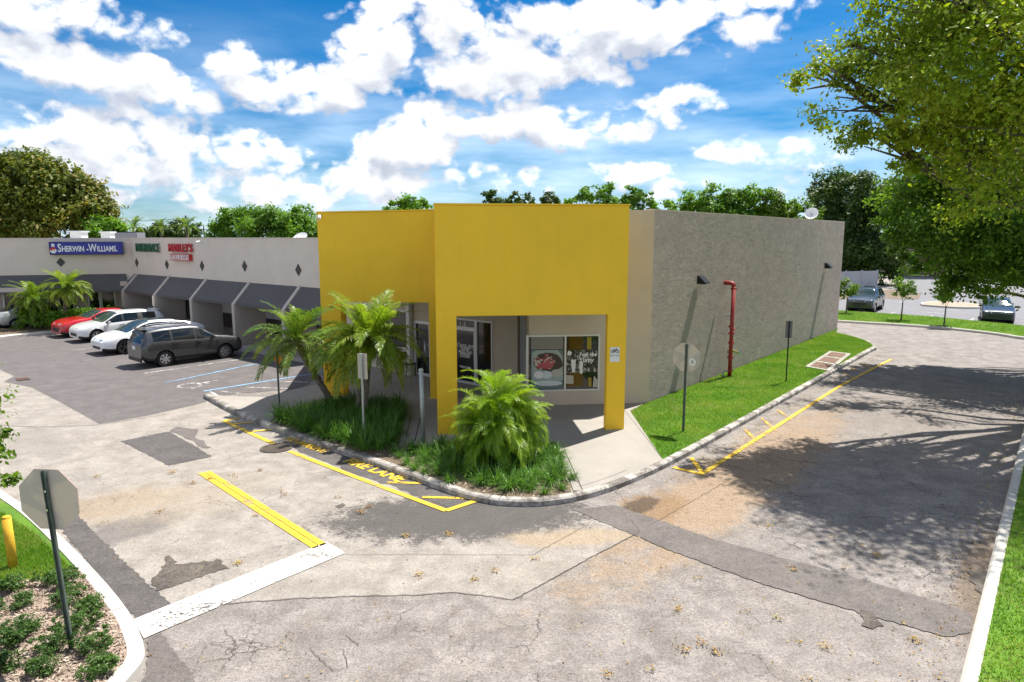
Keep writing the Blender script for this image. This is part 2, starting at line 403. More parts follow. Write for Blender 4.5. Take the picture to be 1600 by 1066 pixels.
st_road = [
    (G(1180, 730), R, 9.0, 1.3, (.27, .185, .11), .75, .5, 1.2),        # tan silt washed along the kerb
    (G(1010, 800), R, 1.5, .8, (.20, .12, .055), .8, .5, 2.0),
    (G(1000, 790), R, .7, .32, (.055, .035, .02), .85, .4, 3.0),
    (G(1450, 640), R, 9, 3.5, (.16, .135, .115), .55, .8, 1.0),
    (G(1530, 900), R, 2.6, .35, (.12, .085, .055), .8, .5, 2.5)]
mat('old_road', (.3, .28, .26), fn=asphalt((.262, .236, .216), (.148, .130, .117), .70, 1.2, .33, st_road, .15))
st_drive = [
    (G(720, 805), E, 3.1, 1.35, (.055, .05, .048), .9, .35, 3.2),         # scoured dark aggregate near the kerb
    (G(640, 735), (G(700, 770)[0]-G(560, 715)[0], G(700, 770)[1]-G(560, 715)[1]) if False else E, 2.4, .7, (.10, .09, .085), .7, .5, 3.0),
    (G(170, 790), R, 1.7, 1.1, (.26, .19, .12), .6, .6, 2.2),
    (G(190, 830), R, 1.3, .7, (.11, .10, .095), .7, .45, 2.5),
    (G(900, 840), E, 1.6, .5, (.30, .225, .14), .7, .6, 1.5),
    (G(300, 780), R, 2, 1.4, (.30, .24, .17), .45, .7, 2.0),
    (G(60, 690), L, 2.5, .8, (.2, .18, .16), .55, .5, 2.0)]
mat('drive_paving', (.36, .33, .29), fn=asphalt((.318, .288, .256), (.208, .184, .160), .42, .6, .3, st_drive, .12))
mat('lot_asphalt', (.13, .12, .12), fn=asphalt((.135, .119, .116), (.092, .083, .082), .35, .25, .25))
mat('patch_asphalt', (.11, .1, .1), fn=asphalt((.105, .094, .090), (.066, .060, .058), .65))
mat('trench_asphalt', (.15, .14, .13), fn=asphalt((.150, .131, .120), (.102, .089, .083), .55, .4, .3, (), .2))
mat('broken_base', (.1, .09, .07), fn=asphalt((.125, .105, .085), (.05, .043, .037), .9))
mat('far_asphalt', (.17, .17, .18), fn=asphalt((.19, .19, .205), (.15, .15, .16), .2))
def m_conc(base):
    def fn(k, b):
        p = k.pos(); n = k.noise(p, .9, 7, .66, .5); n2 = k.noise(p, 45, 3, .6); n3 = k.noise(p, 4, 5, .7)
        c = k.mix(k.ss(n, .3, .7), tuple(x*.86 for x in base), base)
        c = k.mix(k.m('MULTIPLY', k.ss(n3, .58, .75), .35), c, tuple(x*y for x, y in zip(base, (.7, .62, .52))))
        c = k.vec('SCALE', c, scale=k.lin(n2, .2, .8, .9, 1.08)); k.put(b.inputs['Base Color'], c)
        b.inputs['Roughness'].default_value = .85; k.put(b.inputs['Normal'], k.bump(n2, .2, .008))
    return fn
mat('concrete', (.5, .47, .43), fn=m_conc((.315, .29, .258)))
mat('walk_concrete', (.4, .38, .36), fn=m_conc((.40, .375, .35)))
def m_kerb(k, b):
    p = k.pos(); n = k.noise(p, 2.2, 7, .72, .6); n2 = k.noise(p, 14, 4, .7)
    c = k.mix(k.ss(n, .40, .62), (.15, .135, .115), (.46, .43, .39)); c = k.mix(k.m('MULTIPLY', k.ss(n2, .55, .7), .6), c, (.10, .09, .075))
    k.put(b.inputs['Base Color'], c); b.inputs['Roughness'].default_value = .9; k.put(b.inputs['Normal'], k.bump(n2, .4, .015))
mat('kerb_concrete', (.4, .38, .34), fn=m_kerb)
def m_kerbw(k, b):
    p = k.pos(); n = k.noise(p, 3.5, 7, .72, .6); n2 = k.noise(p, 30, 4, .7)
    f = k.m('MULTIPLY', k.ss(k.m('ADD', n, k.m('MULTIPLY', n2, .35)), .78, .92), .75)
    c = k.mix(f, (.46, .44, .40), (.22, .195, .165))
    k.put(b.inputs['Base Color'], c); b.inputs['Roughness'].default_value = .85; k.put(b.inputs['Normal'], k.bump(n2, .3, .012))
mat('kerb_white', (.6, .58, .53), fn=m_kerbw)
def m_paint(colr, wear=.5):
    def fn(k, b):
        p = k.pos(); n = k.noise(p, 22, 6, .75); n1 = k.noise(p, 1.6, 4, .6)
        a = k.ss(k.m('ADD', n, k.m('MULTIPLY', n1, .5)), .80-wear*.22, .72-wear*.22+.20, 1, 0)
        c = k.vec('SCALE', colr, scale=k.lin(k.noise(p, 6, 5, .7), .3, .7, .88, 1.06))
        k.put(b.inputs['Base Color'], c); k.put(b.inputs['Alpha'], a); b.inputs['Roughness'].default_value = .75
    return fn
mat('paint_yellow', (.72, .44, .02), fn=m_paint((.72, .45, .025), .15))
mat('paint_yellow_worn', (.6, .38, .06), fn=m_paint((.60, .36, .05), .5))
mat('paint_white', (.78, .77, .74), fn=m_paint((.54, .53, .50), .12))
mat('paint_white_worn', (.7, .7, .7), fn=m_paint((.62, .60, .58), .55))
mat('paint_blue', (.2, .35, .55), fn=m_paint((.22, .42, .62), .3))
def m_grass(k, b):
    p = k.pos(); n = k.noise(p, .7, 5, .6); n2 = k.noise(p, 30, 3, .7)
    c = k.mix(k.ss(n, .35, .65), (.065, .165, .008), (.115, .235, .012))
    dry = k.m('MULTIPLY', k.ss(k.noise(p, .6, 5, .75, .6), .56, .70), .7)
    c = k.mix(dry, c, (.24, .21, .10)); c = k.vec('SCALE', c, scale=k.lin(n2, .25, .75, .55, 1.3))
    k.put(b.inputs['Base Color'], c); b.inputs['Roughness'].default_value = .95; k.put(b.inputs['Normal'], k.bump(n2, .8, .04))
mat('grass_ground', (.08, .16, .02), fn=m_grass)
mat('far_ground', fn=weathered((.12, .14, .06), .3, .1))
def m_mulch(k, b):
    p = k.pos(); q = k.vec('MULTIPLY', k.vec('ADD', p, k.vec('SCALE', k.noise(p, 12, 2, out='Color'), scale=.12)), (1, 1, 1))
    v = k.new('ShaderNodeTexVoronoi'); k.put(v.inputs['Vector'], q); v.inputs['Scale'].default_value = 30
    c = k.mix(k.noise(v.outputs['Color'], 3, 2), (.26, .19, .145), (.43, .345, .275)); c = k.mix(k.ss(k.noise(p, 3, 4), .5, .7), c, (.17, .12, .09))
    k.put(b.inputs['Base Color'], c); b.inputs['Roughness'].default_value = .95; k.put(b.inputs['Normal'], k.bump(v.outputs['Distance'], .8, .03))
mat('mulch', (.3, .23, .17), fn=m_mulch)
mat('soil', fn=weathered((.13, .09, .055), .35, 8, .6, 30))
def leafmat(name, c1, c2, c3=None, trans=.35, rough=.5, nscale=.35, f3=.25):
    def fn(k, b):
        g = k.new('ShaderNodeNewGeometry'); r = g.outputs['Random Per Island']; p = g.outputs['Position']
        n = k.noise(p, nscale, 3)
        c = k.mix(k.m('ADD', k.m('MULTIPLY', r, .6), k.m('MULTIPLY', k.ss(n, .35, .65), .4)), c1, c2)
        if c3: c = k.mix(k.m('MULTIPLY', k.ss(k.m('ADD', k.m('MULTIPLY', k.m('FRACT', k.m('MULTIPLY', r, 7.31)), .5), n), .78, 1.0), f3*3), c, c3)
        k.put(b.inputs['Base Color'], c); b.inputs['Roughness'].default_value = rough; b.inputs['Specular IOR Level'].default_value = .35
        tr = k.new('ShaderNodeBsdfTranslucent'); k.put(tr.inputs[0], k.vec('MULTIPLY', c, (1.5, 1.5, .7)))
        mx = k.new('ShaderNodeMixShader'); mx.inputs[0].default_value = trans
        out = [q for q in k.n if q.type == 'OUTPUT_MATERIAL'][0]
        k.l.new(b.outputs[0], mx.inputs[1]); k.l.new(tr.outputs[0], mx.inputs[2]); k.l.new(mx.outputs[0], out.inputs[0])
    return mat(name, c2, fn=fn)
leafmat('leaf_big', (.12, .19, .012), (.32, .42, .030), (.38, .28, .04), .42, .5, .30, .14)
leafmat('leaf_deep', (.055, .13, .016), (.18, .31, .03), None, .42)
leafmat('leaf_dark', (.028, .06, .015), (.10, .17, .028), None, .3)
leafmat('leaf_olive', (.055, .095, .012), (.18, .21, .02), (.25, .18, .03), .38, .55, .15)
leafmat('leaf_mid', (.055, .14, .012), (.17, .33, .025), None, .42)
leafmat('leaf_bright', (.055, .12, .010), (.16, .27, .022), None, .45)
leafmat('leaf_palm', (.075, .16, .012), (.26, .38, .028), (.30, .24, .04), .4, .4, .8, .18)
leafmat('leaf_palm_dark', (.060, .14, .018), (.18, .30, .035), (.28, .18, .03), .35, .4, .8, .15)
leafmat('leaf_areca', (.11, .23, .012), (.32, .48, .03), (.32, .30, .05), .45, .4, 1.0, .2)
leafmat('leaf_liriope', (.038, .115, .018), (.13, .27, .04), None, .3, .35)
leafmat('leaf_shrub', (.035, .085, .02), (.12, .22, .045), None, .35)
leafmat('grass_blade', (.080, .195, .008), (.155, .320, .016), (.36, .31, .12), .4, .6, .9, .22)
leafmat('dry_leaf', (.26, .13, .04), (.46, .30, .10), (.42, .36, .10), .2)
def m_bark(base):
    def fn(k, b):
        p = k.pos(); n = k.noise(k.vec('MULTIPLY', p, (1, 1, .35)), 14, 6, .7)
        k.put(b.inputs['Base Color'], k.mix(k.ss(n, .3, .7), tuple(x*.45 for x in base), base)); b.inputs['Roughness'].default_value = .95
        k.put(b.inputs['Normal'], k.bump(n, .7, .03))
    return fn
mat('bark', (.16, .13, .10), fn=m_bark((.17, .135, .105)))
mat('palm_bark', (.2, .17, .13), fn=m_bark((.22, .185, .145)))
mat('palm_boot', (.07, .05, .035), fn=m_bark((.085, .06, .042)))
mat('timber', fn=weathered((.12, .09, .07), .2, 6))

# ------------------------------------------------------------------ ground
Z_DRIVE, Z_LOT, Z_PATCH, Z_PAINT = .004, .008, .012, .017
mb = MB(); mb.sheet([(-900, -300), (900, -300), (900, 1500), (-900, 1500)], -.03)
S(mb.build('terrain', MATS['far_ground']))
mb = MB(); mb.sheet([(-70, -12), (30, -12), (60, 20), (60, 30), (20, 60), (-70, 75)], 0)
S(mb.build('road', MATS['old_road']))
def PX(l, z=0.0): return [G(u, v, z) for u, v in l]
kerb_px = [(318, 622), (360, 646), (420, 672), (520, 706), (620, 741), (710, 776), (760, 788), (800, 792), (850, 792), (905, 784), (970, 764), (1050, 728)]
KERB = PX(kerb_px)
k0 = KERB[-1]
kr = [(k0[0]+R[0]*d, k0[1]+R[1]*d) for d in (5, 10, 15, 19.5, 21.3)]
kend = kr[-1]
wallend_px = [(1368, 541), (1345, 532), (1312, 524)]
KERB_ALL = KERB+kr+[G(1371, 547), G(1362, 538), G(1340, 530), G(1309, 523)]
# finer, smoothed kerb line
def smooth_line(pts, it=2):
    for _ in range(it):
        q = [pts[0]]
        for a, b in zip(pts[:-1], pts[1:]):
            q += [(a[0]*.75+b[0]*.25, a[1]*.75+b[1]*.25), (a[0]*.25+b[0]*.75, a[1]*.25+b[1]*.75)]
        q.append(pts[-1]); pts = q
    return pts
def offset_line(pts, d):
    out = []
    for i, p in enumerate(pts):
        a = pts[max(i-1, 0)]; b = pts[min(i+1, len(pts)-1)]
        t = Vector((b[0]-a[0], b[1]-a[1])).normalized(); out.append((p[0]-t.y*d, p[1]+t.x*d))
    return out
KL = smooth_line(KERB_ALL); KI = offset_line(KL, .17)
def kerb(name, line, inner, z, m, z0=-.02):
    """kerb stones with a rounded front edge, split at joints"""
    mb = MB(); n = len(line); acc = 0
    mid = offset_line(line, .035 if offset_sign(line, inner) > 0 else -.035)
    prof = []
    for i in range(n-1):
        seg = math.dist(line[i], line[i+1]); acc += seg
        a, b, ai, bi, am, bm_ = line[i], line[i+1], inner[i], inner[i+1], mid[i], mid[i+1]
        if acc > 3.0:            # a joint: stop the stone 12 mm short
            acc = 0; f = max(0, 1-.014/max(seg, .02))
            b = (a[0]+(b[0]-a[0])*f, a[1]+(b[1]-a[1])*f); bi = (ai[0]+(bi[0]-ai[0])*f, ai[1]+(bi[1]-ai[1])*f); bm_ = (am[0]+(bm_[0]-am[0])*f, am[1]+(bm_[1]-am[1])*f)
        vs = [(*a, z0), (*a, z-.035), (*am, z), (*ai, z), (*ai, z0), (*b, z0), (*b, z-.035), (*bm_, z), (*bi, z), (*bi, z0)]
        mb.add(vs, [(0, 5, 6, 1), (1, 6, 7, 2), (2, 7, 8, 3), (3, 8, 9, 4), (0, 1, 2, 3, 4), (9, 8, 7, 6, 5)])
    return S(mb.build(name, m))
def offset_sign(line, inner):
    a, b, c = line[0], line[1], inner[0]
    return (b[0]-a[0])*(c[1]-a[1])-(b[1]-a[1])*(c[0]-a[0])
kerb('kerb', KL, KI, .14, MATS['kerb_concrete'])
def tri_sheet(name, poly, z, m):
    """concave polygon sheet"""
    from mathutils.geometry import tessellate_polygon
    tris = tessellate_polygon([[Vector((p[0], p[1], 0)) for p in poly]])
    mb = MB(); mb.add([(p[0], p[1], z) for p in poly], [tuple(t) for t in tris])
    o = mb.build(name, m)
    if o.data.polygons and o.data.polygons[0].normal.z < 0: o.data.flip_normals()
    return S(o)
# driveway paving: pale smoother sheet left of the old seam
seam = PX([(255, 958), (330, 946), (450, 937), (560, 932), (650, 931), (705, 926), (760, 932), (802, 938), (850, 912), (930, 868), (1000, 832), (985, 812)])
i_end = min(range(len(KL)), key=lambda i: math.dist(KL[i], G(905, 784)))
drive_poly = seam+[G(930, 795)]+[KI[i] for i in range(i_end, -1, -1)]+[(-13, 24), (-60, 55), (-62, 20), (-14, 4), G(215, 975)]
tri_sheet('driveway', drive_poly, Z_DRIVE, MATS['drive_paving'])
# darker parking lot surface
lot_poly = PX([(-40, 560), (0, 578), (22, 588), (6, 597), (50, 606), (100, 632), (155, 663), (230, 650), (322, 629)])
S0 = tuple(x*1.035 for x in G(469, 448, 3.2)); AWT = H-(H-3.2)*1.035       # strip wall line point and awning top height
def SP(t, off=0.0): return (S0[0]+L[0]*t+R[0]*off, S0[1]+L[1]*t+R[1]*off)
lot_poly += [KI[0], G(345, 618), G(480, 606), SP(-3, -1.2), SP(16, -1.2), SP(40, -1.2), (-75, 60), (-75, 30)]
tri_sheet('parking_lot', lot_poly, Z_LOT, MATS['lot_asphalt'])
def wob(poly, amp=.03, step=.25, seed=0):
    r = random.Random(seed); out = []
    for a, b in zip(poly, poly[1:]+poly[:1]):
        n = max(1, int(math.dist(a, b)/step))
        for i in range(n): out.append((a[0]+(b[0]-a[0])*i/n+r.uniform(-amp, amp), a[1]+(b[1]-a[1])*i/n+r.uniform(-amp, amp)))
    return out
tri_sheet('asphalt_patch', wob(PX([(189, 690), (263, 675), (300, 695), (331, 714), (264, 728)]), .022, .07, 1), Z_PATCH, MATS['patch_asphalt'])
tri_sheet('asphalt_patch', wob(PX([(263, 673), (285, 682), (322, 702), (330, 700), (318, 690), (302, 684), (310, 672), (276, 668)]), .04, .2, 2), Z_PATCH, MATS['trench_asphalt'])
tri_sheet('trench_patch', wob(PX([(895, 797), (960, 790), (1120, 845), (1300, 893), (1470, 942), (1519, 962), (1515, 990), (1480, 997), (1350, 960), (1180, 910), (1050, 862)]), .022, .07, 3), Z_PATCH, MATS['trench_asphalt'])
tri_sheet('trench_patch', wob(PX([(74, 800), (113, 797), (160, 845), (268, 947), (216, 970), (195, 950), (130, 870)]), .022, .07, 4), Z_PATCH, MATS['patch_asphalt'])
tri_sheet('trench_patch', wob(PX([(230, 1000), (252, 990), (325, 1090), (215, 1090), (232, 1040)]), .022, .07, 5), Z_PATCH, MATS['trench_asphalt'])
tri_sheet('pothole', wob(PX([(234, 912), (250, 895), (262, 868), (275, 882), (300, 880), (345, 875), (355, 890), (320, 899), (280, 915), (245, 924)]), .04, .06, 6), Z_PATCH, MATS['broken_base'])
tri_sheet('pothole', wob(PX([(1345, 952), (1362, 958), (1383, 978), (1365, 983), (1346, 980)]), .03, .08, 7), Z_PATCH+.0015, MATS['broken_base'])
tri_sheet('pothole', wob(PX([(1513, 895), (1545, 890), (1540, 935), (1525, 925)]), .04, .1, 8), Z_PATCH+.0015, MATS['broken_base'])
tri_sheet('pothole', wob(PX([(524, 792), (536, 787), (541, 790), (530, 795)]), .01, .1, 9), Z_PATCH, MATS['broken_base'])
tri_sheet('asphalt_patch', wob(PX([(438, 690), (470, 707), (560, 742), (700, 792), (742, 786), (764, 792), (712, 777), (622, 742), (522, 707), (470, 688)]), .05, .2, 12), .0085, MATS['patch_asphalt'])
# paving seams: thin dark strips
def strip(mb, pts, w, z):
    a = offset_line(pts, w/2); b = offset_line(pts, -w/2)
    for i in range(len(pts)-1): mb.add([(*a[i], z), (*a[i+1], z), (*b[i+1], z), (*b[i], z)], [(0, 1, 2, 3)])
def wobl(pts, amp, step, seed):
    r = random.Random(seed); out = [pts[0]]
    for a, b in zip(pts[:-1], pts[1:]):
        n = max(1, int(math.dist(a, b)/step))
        for i in range(1, n+1): out.append((a[0]+(b[0]-a[0])*i/n+r.uniform(-amp, amp), a[1]+(b[1]-a[1])*i/n+r.uniform(-amp, amp)))
    return out
mat('crack_fill', (.05, .045, .04), .95)
mb = MB()
strip(mb, wobl(seam, .014, .07, 3), .011, Z_PATCH+.002)
strip(mb, wobl(PX([(540, 868), (640, 867), (760, 868), (832, 868), (920, 820)]), .012, .06, 5), .007, Z_PATCH+.002)
strip(mb, wobl(PX([(1012, 824), (1140, 750)]), .012, .06, 6), .008, Z_PATCH+.002)
strip(mb, wobl(PX([(0, 665), (60, 668), (150, 665), (260, 648)]), .02, .2, 7), .02, Z_PATCH+.002)
strip(mb, wobl(PX([(350, 985), (375, 1010), (395, 1005)]), .018, .05, 8), .007, Z_PATCH+.002)
strip(mb, wobl(PX([(485, 1015), (520, 1050), (545, 1044), (536, 1015)]), .018, .05, 9), .007, Z_PATCH+.002)
strip(mb, wobl(PX([(540, 993), (562, 1010)]), .018, .05, 9), .008, Z_PATCH+.002)
S(mb.build('pavement_crack', MATS['crack_fill']))
# ------------------------------------------------------------------ painted markings
def paint(name, lines, w, m, z=Z_PAINT):
    mb = MB()
    for i, ln in enumerate(lines): strip(mb, ln, w, z+i*.0006)
    return S(mb.build(name, m))
tri_sheet('stop_line', wob(PX([(207, 970), (510, 848), (540, 865), (225, 999)]), .008, .4, 2), Z_PAINT, MATS['paint_white'])
def lerp_px(a, b, n=8): return [(a[0]+(b[0]-a[0])*i/n, a[1]+(b[1]-a[1])*i/n) for i in range(n+1)]
ya, yb = G(314, 740), G(494, 857)
d = Vector((yb[0]-ya[0], yb[1]-ya[1])).normalized(); pn = (-d.y, d.x)
mb = MB()
for o_ in (0.0, .142): strip(mb, [(ya[0]+pn[0]*o_, ya[1]+pn[1]*o_), (yb[0]+pn[0]*o_, yb[1]+pn[1]*o_)], .125, Z_PAINT)
S(mb.build('centre_line', MATS['paint_yellow']))
FL = PX([(350, 658), (405, 684), (428, 694)]); FL2 = PX([(452, 706), (560, 748), (697, 799)]); FL3 = PX([(697, 799), (745, 783)])
mb = MB()
strip(mb, FL, .13, Z_PAINT); strip(mb, FL2, .13, Z_PAINT+.0006); strip(mb, FL3, .13, Z_PAINT+.0012)
strip(mb, PX([(350, 658), (388, 652)]), .12, Z_PAINT+.0018); strip(mb, PX([(604, 755), (660, 756)]), .11, Z_PAINT+.0018); strip(mb, PX([(660, 778), (742, 780)]), .11, Z_PAINT+.0024)
strip(mb, PX([(366, 663), (408, 660)]), .11, Z_PAINT+.0024); strip(mb, PX([(395, 675), (440, 671)]), .11, Z_PAINT+.003)
S(mb.build('fire_lane_line', MATS['paint_yellow']))
dirF = Vector((FL2[2][0]-FL2[0][0], FL2[2][1]-FL2[0][1], 0)).normalized(); dirN = Vector((-dirF.y, dirF.x, 0))
c = G(584, 735); S(place_text('fire_lane_lettering', 'FIRE LANE', .46, (c[0], c[1], Z_PAINT+.001), dirF, dirN, MATS['paint_yellow'], offset=.016, sx=1.0))
c = G(478, 696); S(place_text('no_parking_lettering', 'NO PARKING', .36, (c[0], c[1], Z_PAINT+.001), dirF, dirN, MATS['paint_yellow'], offset=.012, sx=.85))
# right hand fire lane
ra = G(1096, 742); rb = G(1392, 562)
mb = MB()
strip(mb, [ra, (ra[0]+R[0]*2.2, ra[1]+R[1]*2.2), (ra[0]+R[0]*12, ra[1]+R[1]*12), rb], .12, Z_PAINT)
strip(mb, PX([(1052, 731), (1098, 742)]), .13, Z_PAINT+.0006); strip(mb, PX([(1080, 716), (1098, 740)]), .11, Z_PAINT+.0012)
S(mb.build('fire_lane_line', MATS['paint_yellow']))
mb = MB()
for i, (a, b) in enumerate((((1163, 671), (1183, 691)), ((1190, 654), (1212, 674)), ((1215, 641), (1236, 657)), ((1316, 583), (1338, 593)), ((1345, 568), (1365, 577)), ((1330, 575), (1352, 585)))):
    strip(mb, PX([a, b]), .10, Z_PAINT+.0006+.0006*i)
S(mb.build('fire_lane_line', MATS['paint_yellow_worn']))
# stall lines (along R), blue bay lines, hatching
mb = MB(); mw = MB()
for (a, ln) in (((206, 573), 5.2), ((170, 556), 4.6), ((112, 548), 4.4), ((226, 584), 5.4)):
    p = G(*a); strip(mw, [p, (p[0]+R[0]*ln, p[1]+R[1]*ln)], .10, Z_PAINT)
p = G(258, 599); q = G(395, 570); strip(mb, [p, q, (q[0]+R[0]*1.5, q[1]+R[1]*1.5)], .11, Z_PAINT)
p = G(318, 612); q = G(480, 586); strip(mb, [p, q, G(520, 578)], .12, Z_PAINT)
strip(mw, PX([(328, 613), (345, 621)]), .1, Z_PAINT+.0006); strip(mw, PX([(345, 612), (385, 617)]), .09, Z_PAINT+.0012); strip(mw, PX([(385, 606), (450, 608)]), .09, Z_PAINT+.0018); strip(mw, PX([(437, 597), (482, 598)]), .09, Z_PAINT+.0024); strip(mw, PX([(490, 588), (520, 590)]), .09, Z_PAINT+.003)
S(mb.build('accessible_bay_line', MATS['paint_blue'])); S(mw.build('parking_line', MATS['paint_white_worn']))
# wheelchair symbol
c = G(308, 601); mb = MB()
def sym(a, b): return (c[0]+R[0]*b*1.0-L[0]*a, c[1]+R[1]*b*1.0-L[1]*a)
ring = [sym(.05+.42*math.cos(t*.5), -.25+.42*math.sin(t*.5)) for t in range(-9, 2)]
strip(mb, ring, .1, Z_PAINT); strip(mb, [sym(-.1, .55), sym(-.05, .05), sym(.35, .02), sym(.55, -.5), sym(.7, -.45)], .1, Z_PAINT+.0006)
strip(mb, [sym(-.08, .32), sym(.25, .3)], .09, Z_PAINT+.0012); mb.sheet([sym(-.1+.12*math.cos(t), .75+.12*math.sin(t)) for t in np.linspace(0, 6.28, 10)[:-1]], Z_PAINT)
S(mb.build('wheelchair_symbol', MATS['paint_white_worn']))

# ------------------------------------------------------------------ raised corner: plaza, lawn, planting beds
W0 = G(1014, 629, .13); W1 = (W0[0]+R[0]*22.8, W0[1]+R[1]*22.8)
C0 = W0
i_l = min(range(len(KI)), key=lambda i: math.dist(KI[i], G(1047, 716, .14)))
DW = G(716, 597, .14)                                                       # point on the door wall
plaza_poly = [KI[i] for i in range(0, i_l+1)]+[G(985, 642, .13), (W0[0]+.4, W0[1]+.8), (3, 26), (-4, 34), SP(-2, 2), SP(0, -.3), G(520, 584, .13), G(485, 604, .13), G(430, 628, .13)] 
plaza_poly = [KI[i] for i in range(0, i_l+1)]+[G(985, 642, .13), (W0[0]+.4, W0[1]+.8), (3, 26), (-4, 30), (-7.2, 27.5), G(520, 596, .13), G(480, 603, .13), G(415, 620, .13), G(352, 622, .06)]
tri_sheet('plaza', plaza_poly, .125, MATS['concrete'])
mb = MB(); strip(mb, [plaza_poly[-1], plaza_poly[-2], plaza_poly[-3], plaza_poly[-4], plaza_poly[-5]], .03, .06); 
# low edge of the slab towards the parking bays
mb = MB()
edge = [plaza_poly[0]]+plaza_poly[-1:-5:-1]
for a, b in zip(edge[:-1], edge[1:]): mb.add([(*a, -.02), (*b, -.02), (*b, .125), (*a, .125)], [(0, 1, 2, 3)])
S(mb.build('plaza_edge', MATS['concrete']))
mb = MB()
strip(mb, [KI2 for KI2 in offset_line(KI, .22)[max(0, i_l-14):i_l-1]], .014, .127)
strip(mb, PX([(975, 640), (1036, 718)], .125), .014, .127); strip(mb, PX([(876, 690), (912, 770)], .125), .022, .1275)
strip(mb, PX([(660, 640), (648, 690)], .125), .03, .127)
strip(mb, PX([(560, 628), (690, 628)], .125), .014, .127); strip(mb, PX([(690, 640), (860, 641)], .125), .014, .127)
S(mb.build('slab_joint', MATS['crack_fill']))
lawn_poly = [G(985, 642, .13)]+[KI[i] for i in range(i_l, len(KI))]+[W1, W0]
tri_sheet('lawn', lawn_poly, .13, MATS['grass_ground'])
i_b0 = min(range(len(KI)), key=lambda i: math.dist(KI[i], G(416, 660, .14))); i_b1 = min(range(len(KI)), key=lambda i: math.dist(KI[i], G(902, 777, .14)))
bed_poly = [KI[i] for i in range(i_b0, i_b1+1)]+PX([(893, 735), (872, 692), (800, 688), (700, 690), (632, 699), (643, 650), (640, 634), (600, 626), (540, 622), (500, 624), (440, 642)], .13)
tri_sheet('planting_bed', bed_poly, .135, MATS['soil'])
mb = MB()                                                                     # bed edging kerbs beside the path
for a, b in (((640, 636), (627, 700)), ((872, 690), (901, 768)), ((700, 691), (627, 700))):
    pa, pb = G(*a, .13), G(*b, .13); strip(mb, [pa, pb], .13, .15)
S(mb.build('bed_edging', MATS['concrete']))
# right hand lawn, kerb and far kerb
rk = [G(1500, 1075), G(1518, 990), G(1547, 880), G(1572, 810)]
p0 = G(1524, 975); rline = [(p0[0]+R[0]*d-.0, p0[1]+R[1]*d) for d in (-9, -3, 0, 5, 12, 20, 24)]
far = [(30.2, 33.2), G(1600, 532), G(1560, 524), G(1450, 512), G(1306, 504), G(1150, 492)]
RK = smooth_line(rline+far, 2); RKo = offset_line(RK, -.17)
kerb('kerb', RK, RKo, .14, MATS['kerb_white'])
gl_poly = RKo+[G(1150, 482), G(1306, 487.5), G(1450, 497), G(1600, 512), G(1700, 525), (60, 26), (60, -12), (10, -12)]
tri_sheet('grass_verge', gl_poly, .13, MATS['grass_ground'])
tri_sheet('far_parking', [(10, 47.0), G(1306, 487), G(1450, 496.5), G(1600, 511.5), G(1700, 524.5), (75, 30), (120, 60), (60, 95), (10, 95)], .01, MATS['far_asphalt'])
# left island
lk = smooth_line(PX([(-150, 690), (-60, 735), (0, 772), (60, 812), (130, 880), (200, 960), (224, 1010), (229, 1040), (205, 1070), (170, 1110), (60, 1190)]), 2)
lki = offset_line(lk, -.19)
kerb('kerb', lk, lki, .15, MATS['kerb_white'])
tri_sheet('grass_verge', lki+[(-12, 3), (-30, 10)], .135, MATS['grass_ground'])
mul = [p for p in offset_line(lk, -.17) if p[1] < G(0, 850)[1]+2]
mulch_poly = PX([(-150, 960), (0, 910), (60, 905), (108, 895), (120, 888)], .14)+[p for p in lki if p[1] < G(130, 878)[1] and p[0] > -9]+[(-8.5, 5)]
tri_sheet('mulch_bed', mulch_poly, .145, MATS['mulch'])
# parking island with hedge
isl = smooth_line(PX([(-60, 540), (20, 528), (90, 522), (170, 517), (188, 510), (178, 500), (120, 497), (20, 497), (-60, 500)]), 2)
mb = MB(); mb.prism(isl, -.02, .14); S(mb.build('traffic_island', MATS['kerb_white']))
tri_sheet('island_bed', [(p[0]*1.0, p[1]) for p in smooth_line(PX([(-55, 536), (20, 525.5), (90, 519.5), (165, 515), (180, 509), (170, 502), (120, 499.5), (20, 499.5), (-55, 502)]), 1)], .15, MATS['soil'])
# strip sidewalk
mb = MB(); mb.prism([SP(-3, -1.15), SP(30, -1.15), SP(30, 3), SP(-3, 3)], -.02, .12); S(mb.build('pavement', MATS['walk_concrete']))

# ------------------------------------------------------------------ corner building
A = G(975, 670, .14); A = (A[0], A[1])
B_top = 6.125
bld = empty('corner_building', (A[0], A[1], 0))
tag(bld, 'yellow and taupe shop building with chamfered corner porch and rough stucco side wall', 'building')
IN = (-NE[0], -NE[1])                                                        # into the building from the chamfer
Eneg = (-E[0], -E[1])
# tall porch frame: local s along -E from the right edge
sl, _ = hit(684, 678, A, Eneg); sl = max(sl, 4.9)
s_pr = hit(946, 668, A, Eneg)[0]; s_pl = hit(715, 640, A, Eneg)[0]; zh = hit(830, 493, A, E)[1]; ztop = hit(830, 321, A, E)[1]
mb = MB()
mb.slab(A, Eneg, IN, [(0, .1), (0, ztop), (sl, ztop), (sl, .1), (s_pl, .1), (s_pl, zh), (s_pr, zh), (s_pr, .1)], .24)
def P(base, D, s, Nn=(0, 0), t=0): return (base[0]+D[0]*s+Nn[0]*t, base[1]+D[1]*s+Nn[1]*t)
depth1 = 2.75
a1 = P(A, Eneg, .0, IN, .24); mb.slab(a1, IN, Eneg, [(0, zh), (depth1-.24, zh), (depth1-.24, ztop), (0, ztop)], .22)     # side header, right
b1 = P(A, Eneg, sl, IN, .24); mb.slab(b1, IN, E, [(0, zh), (4.0, zh), (4.0, ztop), (0, ztop)], .22)
mb.build('tall_porch_frame', MATS['yellow_paint'], bld, bevel=.012)
